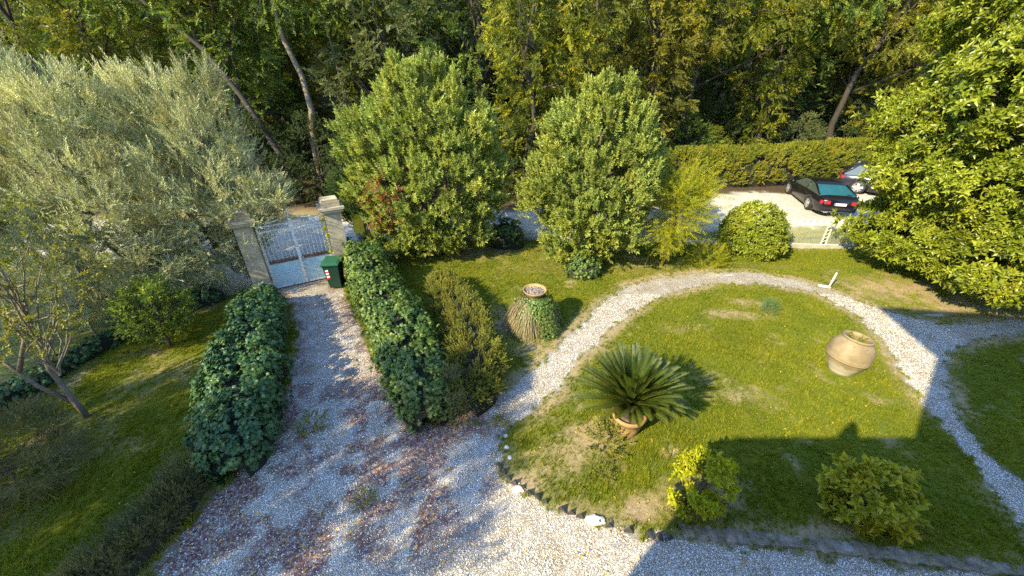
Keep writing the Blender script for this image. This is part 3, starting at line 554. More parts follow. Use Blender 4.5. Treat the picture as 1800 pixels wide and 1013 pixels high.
# ------------------------------------------------------------------ hedges
def hedge(name, label, line, hw, ht, n, tpl, mat, kind='ivy', size=1.0, jit=.09, seed=3, lump=.30):
    """foliage over a rounded bank that follows a line of (x, y); half width and height may vary along it"""
    L = np.asarray(line, float); seg = np.hypot(*np.diff(L, axis=0).T); cs = np.concatenate([[0], np.cumsum(seg)]); tot = cs[-1]
    hw = np.broadcast_to(hw, (len(L),)); ht = np.broadcast_to(ht, (len(L),)); g = np.random.default_rng(seed)
    def surf(s, ph, scale=1.0, add=0):
        x = np.interp(s, cs, L[:, 0]); y = np.interp(s, cs, L[:, 1]); e = .15
        tx = np.interp(s+e, cs, L[:, 0])-np.interp(s-e, cs, L[:, 0]); ty = np.interp(s+e, cs, L[:, 1])-np.interp(s-e, cs, L[:, 1]); q = np.hypot(tx, ty)+1e-9; nx, ny = ty/q, -tx/q
        w_ = np.interp(s, cs, hw); h_ = np.interp(s, cs, ht); end = np.clip(np.minimum(s, tot-s)/np.maximum(w_, .01), 0, 1); en = np.sqrt(np.clip(1-(1-end)**2, 0, 1))
        lm = 1+lump*(fbm(s*1.3+seed, ph*2.2, seed)-.5)*2+lump*.6*(fbm(s*4, ph*5, seed+5)-.5)*2
        c, sn = np.cos(ph), np.sin(ph); p = .62; co = np.sign(c)*np.abs(c)**p; si = np.abs(sn)**p
        off = co*w_*(.25+.75*en)*lm*scale; z = si*h_*(.45+.55*en)*lm*scale+add
        P = np.stack([x+nx*off, y+ny*off, z], -1)
        Nn = np.stack([nx*c, ny*c, sn*.9], -1); tdir = np.stack([tx/q, ty/q, 0*tx], -1); sg = np.where(s < tot/2, -1, 1)*(1-end)
        return P, unit(Nn+tdir*sg[:, None])
    s = g.uniform(0, tot, n); ph = np.where(g.uniform(0, 1, n) < .6, np.arccos(g.uniform(-1, 1, n)*.9999), g.uniform(0, math.pi, n)) if kind != 'wall' else g.uniform(0, math.pi, n)
    P, Nn = surf(s, ph); P += g.normal(0, jit, P.shape)*.8-Nn*g.exponential(jit, n)[:, None]; P[:, 2] = np.maximum(P[:, 2], .03)
    q_, tone = gather(P, .34, .38, g); P = q_
    mb = MB(); rnd = np.clip(tone*1.3+g.normal(.45, .18, n)+.5*(fbm(s*1.5, ph*2, seed+9)-.5), .02, .98)
    if kind == 'ivy':
        nn = unit(Nn+g.normal(0, .45, (n, 3))); dn = np.array([0, 0, -1.])+g.normal(0, .55, (n, 3)); Y = unit(dn-(dn*nn).sum(1, keepdims=True)*nn)
        place(mb, tpl, P, Y, g.uniform(.6, 1.25, n)*size, rnd=rnd, up=nn)
    else: place(mb, tpl, P-Nn*.06, Nn*.8+np.array([0, 0, .5])+g.normal(0, .4, (n, 3)), g.uniform(.7, 1.2, n)*size, rnd=rnd)
    t = thing(name, label, 'hedge', (0, 0, 0)); mb.build('foliage', mat, t)
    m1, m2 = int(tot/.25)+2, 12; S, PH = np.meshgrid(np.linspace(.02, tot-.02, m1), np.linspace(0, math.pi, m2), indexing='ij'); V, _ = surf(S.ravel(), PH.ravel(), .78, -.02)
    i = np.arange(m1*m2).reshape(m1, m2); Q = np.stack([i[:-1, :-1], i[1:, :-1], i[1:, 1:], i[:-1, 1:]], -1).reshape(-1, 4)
    cb = MB(); cb.add(V, Q, 0, .5, True); cb.build('stems', M['dark_core'], t); return t  # added solid dark filler, not modelled stems; blocks the view through the hedge
def tops(l, h): return Gs(l, h)
LH = tops([(455, 496), (445, 545), (428, 610), (418, 670), (403, 730), (385, 795)], .9)
hedge('ivy_hedge', 'dark blue-green ivy hedge on the left side of the gravel drive', LH, [.6, .7, .76, .8, .78, .7], [1.0, 1.05, 1.1, 1.1, 1.05, .95], 20000, T_ivy, M['ivy_dark'], seed=31)
RH = tops([(622, 420), (650, 470), (680, 525), (712, 585), (737, 640), (752, 690)], 1.15)
hedge('ivy_hedge', 'ivy hedge on the right side of the gravel drive, behind the green bin', RH, [.75, .75, .76, .76, .74, .62], [1.3, 1.3, 1.25, 1.2, 1.15, 1.0], 21000, T_ivy, M['ivy'], seed=32)
BH = tops([(768, 470), (790, 505), (815, 545), (830, 590), (830, 640), (818, 692)], .75)
hedge('box_hedge', 'fine-leaved yellow-green hedge between the ivy hedge and the round lawn', BH, [.45, .62, .74, .78, .76, .6], [.7, .75, .8, .85, .85, .75], 10500, T_box, M['box'], 'bush', 1.3, .10, 33, .22)
hedge('parking_hedge', 'long clipped hedge behind the two parked cars', [(7.5, 25.0), (12, 25.3), (16.5, 25.8), (20.5, 27.4), (26, 28.2), (34, 28.6)], 1.05, [2.0, 2.1, 2.15, 2.2, 2.2, 2.2], 13500, T_small, M['field'], 'wall', 1.0, .05, 34, .06)
hedge('low_hedge', 'low dark hedge along the foot of the left wire fence', [(-12.0, 4.2), (-11.75, 6), (-11.5, 8), (-11.0, 10.2), (-9.6, 11.4)], .3, [.55, .5, .42, .5, .6], 4200, T_ivy, M['ivy_dark'], seed=35)
hedge('lavender_hedge', 'low grey-green hedge strip between the lower left lawn and the drive', Gs([(345, 838), (292, 893), (235, 948), (170, 1010), (100, 1075)], .3), .34, .5, 4200, T_needle, M['grey'], 'bush', 1.0, .08, 38, .35)
# leafy skirts below the big laurels
hedge('evergreen_bush', 'dark evergreen bush at the foot of the middle laurel', [(2.0, 13.1), (3.2, 13.0)], .55, .9, 1500, T_ivy, M['ivy'], seed=36)
hedge('evergreen_bush', 'dark evergreen bush between the two laurels against the white fence', [(-.9, 15.7), (.5, 15.6)], .55, 1.2, 1500, T_ivy, M['ivy'], seed=37)

# ------------------------------------------------------------------ potted palm
def palm():
    x, y = G(1100, 757); t = thing('potted_palm', 'sago palm in a round terracotta pot on the lawn', 'plant', (x, y, 0))
    p = MB(); p.lathe([(.0, .02), (.21, .02), (.23, .05), (.285, .26), (.32, .46), (.35, .47), (.36, .50), (.36, .55), (.345, .57), (.32, .565), (.31, .50), (.0, .49)], 44); p.build('pot', M['terracotta'], t)
    s = MB(); s.lathe([(.30, .505), (.15, .53), (0, .54)], 24); s.build('soil', M['soil'], t)
    c = MB(); c.lathe([(.17, .50), (.20, .6), (.19, .7), (.12, .78), (.04, .82), (0, .82)], 18); c.build('stem', M['bark_dark'], t)
    fb = MB(); nf = 130
    for k in range(nf):
        u = k/nf; a = k*2.39996+rng.uniform(-.1, .1); front = max(0, -math.sin(a)); el = R(84-74*u**.9)+rng.normal(0, .05)+.38*front*u; L = rng.uniform(1.1, 1.3)*(1 if u > .15 else .93)*(1-.36*front*u); n = 44
        pts = []; q = np.array([.07*math.cos(a), .07*math.sin(a), .84-.08*u]); e = el
        for i in range(n):
            pts.append(q.copy()); q = q+L/n*np.array([math.cos(e)*math.cos(a), math.cos(e)*math.sin(a), math.sin(e)]); e -= (.22+.42*u)/n*(.4+1.4*i/n)
        pts = np.array(pts); fb.tube(pts[::4], np.linspace(.009, .003, len(pts[::4])), 4, rnd=.95, cap=False)
        T = unit(np.gradient(pts, axis=0)); side = np.array([-math.sin(a), math.cos(a), 0]); up = np.cross(side, T)*-1; up = np.where(up[:, 2:3] < 0, -up, up)
        i = np.arange(4, n); tt = (i-4)/(n-4); ll = .17*np.sin(np.clip(tt*.9+.12, 0, 1)*math.pi)**.6+.02
        for sg in (-1, 1):
            b0 = pts[i]; d = unit(side*sg*.80+T[i]*.62+up[i]*.42); V = np.stack([b0-T[i]*.013, b0+T[i]*.013, b0+d*ll[:, None]], 1).reshape(-1, 3)
            fb.add(V, np.arange(len(V)).reshape(-1, 3), 0, np.repeat(np.clip(rng.normal(.3+.45*u, .12, len(i)), 0, 1), 3))
    fb.build('fronds', M['cycas'], t)
palm()
# ------------------------------------------------------------------ terracotta jar
def jar():
    x, y = G(1475, 652); t = thing('terracotta_jar', 'huge weathered round terracotta jar standing on the lawn', 'jar', (x, y, 0), .4)
    p = MB(); pr = [(0, .01), (.30, .0), (.31, .05), (.37, .13), (.455, .25), (.53, .38), (.545, .415), (.562, .42), (.562, .45), (.555, .455), (.57, .47), (.572, .50), (.565, .51), (.575, .58), (.56, .70), (.50, .82), (.42, .90), (.36, .93), (.355, .95), (.375, .955), (.395, .975), (.395, 1.0), (.375, 1.015), (.335, 1.01), (.325, .96), (.33, .9), (.44, .8), (.46, .74), (0, .74)]
    pr = [(a*.83, z_*1.03) for a, z_ in pr]; t.rotation_euler = (R(-2), R(7), .2)
    p.lathe(pr, 56); p.build('body', M['jar'], t); s = MB(); s.lathe([(.37, .755), (.2, .79), (0, .80)], 24); s.build('soil', M['soil'], t)
    P, D = crown_points([(.8, .05), (.86, .10), (.95, .04)], 26, seed=5); f = MB(); place(f, T_box, P, D+[0, 0, .6], 1.8); f.build('seedling', M['box'], t)
jar()
# ------------------------------------------------------------------ old stump with ivy and bowl
def stump():
    x, y = G(938, 572); t = thing('tree_stump', 'old stump covered with dry grey stems and trailing ivy', 'stump', (x, y, 0))
    b = MB(); b.lathe([(.62, 0), (.52, .2), (.45, .45), (.42, .75), (.40, .95), (.30, 1.02), (0, 1.03)], 22); b.build('wood', M['bark_dark'], t)
    s = MB()
    for k in range(1500):
        a = rng.uniform(R(160), R(264)) if k < 1150 else rng.uniform(0, 6.28); z0 = rng.uniform(.5, 1.02); r0 = .43; l = rng.uniform(.4, .95); z1 = max(.02, z0-l); r1 = .44+(1-z1)*.5*rng.uniform(.5, 1.25); a1 = a+rng.normal(0, .12)
        p0 = np.array([r0*math.cos(a), r0*math.sin(a), z0]); p1 = np.array([r1*math.cos(a1), r1*math.sin(a1), z1]); m = (p0+p1)/2+np.array([math.cos(a), math.sin(a), .3])*.06; w_ = .006; sd = np.array([-math.sin(a), math.cos(a), 0])*w_
        s.add([p0-sd, p0+sd, m+sd, m-sd, p1], [(0, 1, 2, 3), (3, 2, 4)], 0, rng.uniform(0, 1))
    s.build('dry_stems', M['straw'], t)
    n = 4200; a = np.concatenate([rng.normal(R(-55), .6, n*7//8), rng.uniform(0, 6.28, n-n*7//8)]); z = rng.uniform(0, 1.08, n)**.8*1.05; r = .46+(1-z)*.50*(.75+.25*np.sin(a*5))+rng.normal(0, .05, n); z2 = np.where(z > .98, 1.04, z)
    r = np.where(z > .98, rng.uniform(.1, .5, n), r); Nn = unit(np.stack([np.cos(a), np.sin(a), .5+0*a], -1)); P = np.stack([r*np.cos(a), r*np.sin(a), z2], -1); nn = unit(Nn+rng.normal(0, .4, (n, 3))); dn = np.array([0, 0, -1.])+rng.normal(0, .5, (n, 3))
    f = MB(); place(f, T_ivy, P, unit(dn-(dn*nn).sum(1, keepdims=True)*nn), rng.uniform(.5, .85, n), up=nn); f.build('ivy', M['ivy'], t)
    q = thing('terracotta_bowl', 'shallow terracotta bowl of pebbles on top of the ivy-covered stump', 'bowl', (x, y, 1.03), .3)
    c = MB(); c.lathe([(0, .01), (.16, .01), (.20, .04), (.29, .14), (.335, .20), (.345, .225), (.33, .235), (.31, .21), (.26, .14), (.0, .12)], 36); c.build('bowl', M['terracotta'], q)
    g = MB()
    g.lathe([(.28, .165), (.14, .178), (0, .182)], 20, mi=0)
    for k in range(150):
        a = rng.uniform(0, 6.28); r = .26*rng.uniform(0, 1)**.5; c0 = np.array([r*math.cos(a), r*math.sin(a), .182]); o = rng.uniform(.010, .02)
        g.add(c0+np.array([[o, 0, 0], [-o, 0, 0], [0, o, 0], [0, -o, 0], [0, 0, o*.7]]), [(0, 2, 4), (2, 1, 4), (1, 3, 4), (3, 0, 4)], 1, .5)
    g.build('pebbles', [M['soil'], M['rock_grey']], q)
stump()
# ------------------------------------------------------------------ slate edging, rocks, kerb
line = Gs([(878, 820), (890, 838), (903, 852), (930, 868), (962, 887), (1005, 905), (1050, 922), (1085, 931), (1122, 940), (1158, 946), (1188, 950)])
seg = np.hypot(*np.diff(line, axis=0).T); cs = np.concatenate([[0], np.cumsum(seg)]); first = None
k = 0; s = 0
while s < cs[-1]:
    x, y = np.interp(s, cs, line[:, 0]), np.interp(s, cs, line[:, 1]); x2, y2 = np.interp(s+.1, cs, line[:, 0]), np.interp(s+.1, cs, line[:, 1]); a = math.atan2(y2-y, x2-x) if s+.1 < cs[-1] else a
    if not (.38 < s/cs[-1] < .40 or k in (12, 15, 17)):
        if first is None:
            b = MB(); hh = .115; d = .017
            b.add([(-.085, -d, -.02), (.085, -d, -.02), (0, -d, hh), (-.085, d, -.02), (.085, d, -.02), (0, d, hh)], [(0, 1, 2), (5, 4, 3), (0, 3, 4, 1), (1, 4, 5, 2), (2, 5, 3, 0)]); first = o = b.build('edging_tile', M['tile'])
            tag(o, 'dark pointed slate tile set upright in the edging of the round lawn', 'tile', 'pointed slate tiles edging the lawn')
        else: o = first.copy(); COL.objects.link(o)
        o.location = (x, y, .03); o.rotation_euler = (rng.normal(0, .12), rng.normal(0, .10), a+rng.normal(0, .25)); sc_ = rng.uniform(.8, 1.15); o.scale = (sc_,)*3
    s += .165; k += 1
def rock(loc, sx, sy, sz, mat, label, name='rock', seed=0, group=None):
    g = np.random.default_rng(seed); b = MB(); nu, nv = 12, 7; V = []
    for i in range(nv):
        p = math.pi*(i/(nv-1)-.5)
        for j in range(nu):
            a = 2*math.pi*j/nu; r = 1+.14*math.sin(2*a+seed)+.10*math.sin(5*a+i+seed)+g.normal(0, .05); V.append((sx*r*math.cos(p)*math.cos(a), sy*r*math.cos(p)*math.sin(a), sz*(math.sin(p)*.8+g.normal(0, .03))))
    b.add(V, [(i*nu+j, i*nu+(j+1) % nu, (i+1)*nu+(j+1) % nu, (i+1)*nu+j) for i in range(nv-1) for j in range(nu)], 0, .5, False)
    o = b.build(name, mat); o.location = (loc[0], loc[1], sz*.35+.01); tag(o, label, 'stone', group); return o
rock(G(911, 862), .11, .08, .07, M['rock'], 'smaller white rock at the left bend of the slate edging', seed=1)
rock(G(1046, 917), .17, .10, .09, M['rock'], 'larger flat white rock beside the middle of the slate edging', seed=2)
for i, (px, py) in enumerate(((891, 788), (896, 806), (889, 768))): rock(G(px, py), .055, .05, .035, M['rock'], 'pale stone in the short row at the left corner of the round lawn', 'edging_stone', 10+i, 'pale stones at the lawn corner')
rock(G(1486, 965), .12, .09, .06, M['rock_grey'], 'grey oval stone on the low kerb in the house shadow', 'edging_stone', 31)
rock(G(1275, 484), .42, .13, .03, M['rock_grey'], 'flat bluish-grey slab on the top bend of the path', 'flat_slab', 32)
rock(G(1640, 556), .30, .10, .05, M['rock_grey'], 'pale slab beside the shaded junction of the path', 'flat_slab', 33)
kp = Gs([(1196, 936), (1270, 944), (1350, 951), (1430, 959), (1500, 968), (1580, 979), (1680, 992), (1850, 1012)])
kb = MB(); fb_ = []
for i in range(len(kp)-1):
    for j in range(8):
        f = j/8; p = kp[i]*(1-f)+kp[i+1]*f; w_ = .10+.07*vnoise(i*8+j, 3, 4); h = .035+.03*vnoise((i*8+j)*.8, 1, 9); fb_.append((p, w_, h))
V = []
for p, w_, h in fb_: V += [(p[0]+w_*.15, p[1]-w_, -.02), (p[0]+w_*.12, p[1]-w_*.8, h), (p[0], p[1]+w_*.2, h+.01), (p[0]-w_*.1, p[1]+w_, h*.8), (p[0]-w_*.1, p[1]+w_*1.1, -.02)]
kb.add(V, [(i*5+j, i*5+j+1, (i+1)*5+j+1, (i+1)*5+j) for i in range(len(fb_)-1) for j in range(4)], 0, .5, False); tag(kb.build('kerb', plain('worn_kerb', (.24, .20, .15), .95, scale=9, var=.5, bumps=1.0)), kind='structure')
# white post with foot plate
x, y = G(1456, 507); t = thing('white_post', 'short white post with a flat foot plate beside the path', 'post', (x, y, 0))
b = MB(); b.tube([(0, 0, .02), (.03, 0, .35), (.05, .0, .62)], [.032, .028, .024], 12); b.build('post', M['white_paint'], t)
b = MB(); b.box((-.13, .05, .055), (.34, .13, .03), rot=-.35); b.build('foot_plate', M['white_paint'], t)

# ------------------------------------------------------------------ gate and pillars
GL, GR_ = np.array([-8.22, 11.98]), np.array([-6.46, 12.98])
gd = (GR_-GL); gw = np.hypot(*gd); gd = gd/gw; ga = math.atan2(gd[1], gd[0])
def pillar(x, y, label):
    t = thing('gate_pillar', label, 'pillar', (x, y, 0), ga); b = MB(); b.box((0, 0, 1.22), (.5, .5, 2.44)); b.build('shaft', M['stone'], t)
    b = MB(); b.box((0, 0, .2), (.6, .6, .4)); b.build('plinth', M['stone'], t)
    b = MB()
    for w_, z0, z1 in ((.56, 2.443, 2.50), (.72, 2.503, 2.60), (.80, 2.603, 2.68), (.58, 2.683, 2.86), (.50, 2.863, 2.92)): b.box((0, 0, (z0+z1)/2), (w_, w_, z1-z0))
    b.build('capital', M['stone'], t); return t
pc = GR_+gd*.30; pillar(pc[0], pc[1], 'stone gate pillar with a stepped cap on the right of the gate')
pc2 = GL-gd*.30; pillar(pc2[0], pc2[1], 'stone gate pillar half hidden by the olive, left of the gate')
# ivy climbing the right pillar
n = 170; f = MB(); z = rng.uniform(0, 2.4, n); P = np.stack([pc[0]-gd[0]*.27+rng.normal(0, .04, n), pc[1]-gd[1]*.27-.12+rng.normal(0, .07, n), z], -1); nn = unit(np.array([-.6, -.8, .2])+rng.normal(0, .4, (n, 3))); dn = np.array([0, 0, -1.])+rng.normal(0, .5, (n, 3))
place(f, T_ivy, P, unit(dn-(dn*nn).sum(1, keepdims=True)*nn), rng.uniform(.6, 1, n), up=nn); tag(f.build('climbing_ivy', M['yellow']), 'yellow-green ivy climbing the left edge of the right gate pillar', 'plant')
def gate():
    t = thing('iron_gate', 'double iron gate with pale blue lower panels and scrolled top', 'gate', (GL[0], GL[1], 0), ga); hw = gw/2
    for side in (0, 1):
        x0 = 0.03+side*hw; x1 = x0+hw-.05; m = lambda u: x0+(x1-x0)*(u if side == 0 else 1-u)   # u: 0 hinge, 1 meeting edge
        lf = bpy.data.objects.new('gate_leaf', None); COL.objects.link(lf); lf.parent = t
        b = MB(); b.box(((x0+x1)/2, 0, .53), (x1-x0, .012, .92)); b.build('panel', M['gate_sheet'], lf)
        f = MB()
        top = lambda u: 2.30+.0*u
        for u in (.0, 1.0): f.box((m(u), 0, 1.22+(.05 if u else 0)), (.06, .05, 2.30))
        f.box(((x0+x1)/2, 0, .08), (x1-x0-.05, .045, .04)); g_ = MB()
        for z in (.99, 1.06): g_.box(((x0+x1)/2, 0, z), (x1-x0-.06, .05, .045))
        g_.build('mid_rail', M['rust'], lf)
        for z in (): f.box(((x0+x1)/2, 0, z), (x1-x0-.05, .045, .04))
        for z in (2.12, 2.30): f.box(((x0+x1)/2, 0, z), (x1-x0-.05, .04, .045))
        f.build('frame', M['gate_iron'], lf); f = MB()
        for k in range(1, 8): f.bar((m(k/8), 0, 1.06), (m(k/8), 0, 2.11), .018)
        for k in range(12):   # small rings between the two upper rails
            c = m((k+.5)/12); f.tube([(c+.035*math.cos(a), 0, 2.21+.055*math.sin(a)) for a in np.linspace(0, 2*math.pi, 9)], .008, 5, cap=False)
        # crest: rising curve and scrolls
        f.tube([(m(u), 0, 2.33+.22*u**1.6) for u in np.linspace(.25, 1, 9)], .02, 6)
        for u, r, z in ((.72, .07, 2.40), (.40, .055, 2.385), (.12, .075, 2.40)):
            c = m(u); f.tube([(c+(r*(1-.13*q))*math.cos(q)*(1 if side else -1), 0, z+(r*(1-.13*q))*math.sin(q)) for q in np.linspace(0, 5.2, 15)], .016, 5)
        f.build('bars', M['gate_iron'], lf)
    f = MB(); f.box((hw, -.03, 1.32), (.07, .02, 2.5)); f.tube([(hw, 0, 2.55), (hw, 0, 2.66), (hw, 0, 2.78)], [.03, .045, .004], 8); f.build('meeting_post', M['gate_iron'], t)
    f = MB(); f.box((hw+.08, -.05, 1.0), (.09, .05, .14)); f.build('lock', M['rim'], t)
gate()
x, y = -5.62, 13.75; t = thing('letter_box', 'yellow box beside the right gate pillar', 'box', (x, y, 0), ga)
b = MB(); b.box((0, 0, 1.75), (.34, .22, .62)); b.box((0, -.02, 2.08), (.38, .28, .04)); b.build('box', M['yellow_paint'], t); b = MB(); b.box((0, .05, .72), (.06, .06, 1.44)); b.build('pole', M['rim'], t)
# ------------------------------------------------------------------ wheeled bin
def bin_():
    x, y = G(594, 503); t = thing('wheeled_bin', 'dark green wheeled bin with a red and white sticker by the gate', 'bin', (x, y, 0), .12)
    b = MB(); lo, hi = (.19, .22), (.255, .31)
    V = [(sx*lo[0], sy*lo[1], .06) for sx, sy in ((-1, -1), (1, -1), (1, 1), (-1, 1))]+[(sx*hi[0], sy*hi[1], .93) for sx, sy in ((-1, -1), (1, -1), (1, 1), (-1, 1))]
    b.add(V, [(0, 1, 5, 4), (1, 2, 6, 5), (2, 3, 7, 6), (3, 0, 4, 7), (3, 2, 1, 0), (4, 5, 6, 7)]); b.box((0, 0, .945), (.56, .68, .03)); b.build('body', M['bin_green'], t)
    b = MB(); b.add([(-.29, -.36, .965), (.29, -.36, .965), (.29, .34, .965), (-.29, .34, .965), (-.29, -.36, .995), (.29, -.36, .995), (.29, .34, 1.03), (-.29, .34, 1.03), (-.2, -.24, 1.03), (.2, -.24, 1.03), (.2, .26, 1.06), (-.2, .26, 1.06)], [(3, 2, 1, 0), (0, 1, 5, 4), (1, 2, 6, 5), (2, 3, 7, 6), (3, 0, 4, 7), (4, 5, 9, 8), (5, 6, 10, 9), (6, 7, 11, 10), (7, 4, 8, 11), (8, 9, 10, 11)]); b.build('lid', M['lid_green'], t)
    b = MB(); b.tube([(-.2, .41, .93), (.2, .41, .93)], .018, 8); b.box((-.2, .37, .93), (.03, .1, .03)); b.box((.2, .37, .93), (.03, .1, .03)); b.build('handle', M['bin_green'], t)
    for sx in (-1, 1): b = MB(); b.tube([(sx*.20, .24, .1), (sx*.26, .24, .1)], .1, 18); b.build('wheel', M['rubber'], t)
    b = MB(); s0 = np.array([-.14, -.2955, .50]); 
    def on(xx, z): return (xx, -(.22+(z-.06)/.87*.09)-.004, z)
    for i in range(6):
        z0, z1 = .42+i*.06, .48+i*.06; b.add([on(-.19, z0), on(-.09, z0+.02), on(-.09, z1+.02), on(-.19, z1)], [(0, 1, 2, 3)], i % 2)
    b.build('sticker', [M['red_paint'], M['sticker']], t)
bin_()

# ------------------------------------------------------------------ fences
def wire_panel(mb, a, b, z0, z1, step=.055, w_=.006):
    a, b = np.array(a), np.array(b); L = np.hypot(*(b-a)); d = (b-a)/L; nrm = np.array([-d[1], d[0]])*w_/2
    for s_ in np.arange(0, L, step):
        p = a+d*s_; e = d*w_/2; mb.add([(p[0]-e[0], p[1]-e[1], z0), (p[0]+nrm[0], p[1]+nrm[1], z0), (p[0]+e[0], p[1]+e[1], z0), (p[0]-e[0], p[1]-e[1], z1), (p[0]+nrm[0], p[1]+nrm[1], z1), (p[0]+e[0], p[1]+e[1], z1)], [(0, 1, 4, 3), (1, 2, 5, 4), (2, 0, 3, 5)])
    for z in np.arange(z0, z1, step):
        mb.add([(*(a), z-w_/2), (*(a+nrm), z), (*(a), z+w_/2), (*(b), z-w_/2), (*(b+nrm), z), (*(b), z+w_/2)], [(0, 1, 4, 3), (1, 2, 5, 4), (2, 0, 3, 5)])
def white_fence():
    t = thing('mesh_fence', 'white wire mesh fence with lattice posts between garden and road', 'fence', (0, 0, 0))
    pts = [(-5.75, 13.6), (-4.8, 15.4), (-3.4, 16.3), (.65, 16.35), (4.8, 16.2), (8.95, 15.8), (13.1, 15.45), (17.2, 15.3), (21.4, 15.2)]
    kb = MB()
    for i in range(len(pts)-1):
        a, b = np.array(pts[i]), np.array(pts[i+1]); d = (b-a); L = np.hypot(*d); d = d/L; an = math.atan2(d[1], d[0]); m = (a+b)/2
        kb.box((m[0], m[1], .07), (L-.01, .16, .22), rot=an)
        p = MB(); wire_panel(p, a+d*.1, b-d*.1, .2, 1.12, .055, .010); p.build('mesh_panel', M['wire'], t)
        r = MB(); r.bar((*(a), 1.14), (*(b), 1.14), .035); r.bar((*(a), .2), (*(b), .2), .025); r.bar((*(a), 1.05), (*(b), 1.05), .03)
        k = int(L/.26)
        for j in range(k):   # pointed crest
            c = a+d*(j+.5)*L/k; e = d*.1; r.tube([(*(c-e), 1.155), (*c, 1.27), (*(c+e), 1.155)], .014, 4)
        r.build('rail', M['white_paint'], t)
    for i, a in enumerate(pts):
        a = np.array(a); j = min(i, len(pts)-2); d = np.array(pts[j+1])-np.array(pts[j]); d = d/np.hypot(*d); p = MB()
        for s_ in (-.09, .09): p.box((a[0]+d[0]*s_, a[1]+d[1]*s_, .72), (.035, .035, 1.35), rot=math.atan2(d[1], d[0]))
        for z in np.arange(.3, 1.35, .16): p.bar((*(a-d*.08), z), (*(a+d*.08), z+.1), .018)
        p.build('post', M['white_paint'], t)
    kb.build('base', M['concrete'], t)
white_fence()
def left_fence():
    t = thing('wire_fence', 'tall wire fence behind the left lawn and olive trees', 'fence', (0, 0, 0)); pts = [(-12.9, 1.0), (-12.5, 4.2), (-12.2, 6.8), (-11.9, 9.2), (-10.9, 11.1), (-8.75, 11.75)]
    for i in range(len(pts)-1):
        p = MB(); wire_panel(p, pts[i], pts[i+1], .1, 1.65, .06, .007); p.build('mesh_panel', M['wire'], t)
    for a in pts: p = MB(); p.tube([(*a, 0), (*a, 1.75)], .03, 8); p.build('post', M['concrete'], t)
left_fence()

# ------------------------------------------------------------------ cars
def loft(mb, sts, mi=0, smooth=True, cap=True):
    n = len(sts[0]); V = [p for s in sts for p in s]
    F = [(i*n+j, i*n+(j+1) % n, (i+1)*n+(j+1) % n, (i+1)*n+j) for i in range(len(sts)-1) for j in range(n)]
    if cap: F += [tuple(range(n))[::-1], tuple((len(sts)-1)*n+j for j in range(n))]
    mb.add(V, F, mi, .5, smooth)
def wheel(t, x, y, r, side):
    w_ = bpy.data.objects.new('wheel', None); COL.objects.link(w_); w_.parent = t; w_.location = (x, y, r)
    b = MB(); b.tube([(0, -side*.22, 0), (0, -side*.02, 0), (0, 0, 0)], [r, r, r*.94], 28); b.build('tyre', M['rubber'], w_)
    b = MB(); ri = r*.70; b.tube([(0, side*-.02, 0), (0, side*.004, 0)], [ri, ri], 28, 0)
    for k in range(5):
        a = k*2*math.pi/5+.3; d = np.array([math.cos(a), 0, math.sin(a)]); q = np.array([-math.sin(a), 0, math.cos(a)])
        for s_ in (-.055, .055): b.add([d*.05+q*s_*.5+[0, side*.006, 0], d*ri*.95+q*s_+[0, side*.006, 0], d*ri*.95+q*s_*1.6+[0, side*.014, 0], d*.05+q*s_*1.2+[0, side*.02, 0]], [(0, 1, 2, 3), (3, 2, 1, 0)], 0)
    for k in range(5):
        a = k*2*math.pi/5+.3+math.pi/5; d = np.array([math.cos(a), 0, math.sin(a)]); q = np.array([-math.sin(a), 0, math.cos(a)]); y_ = side*.009
        b.add([d*ri*.35+[0, y_, 0], d*ri*.88+q*.10+[0, y_, 0], d*ri*.9-q*.10+[0, y_, 0]], [(0, 1, 2)], 1)
    b.build('rim', [M['rim'], M['rubber']], w_)
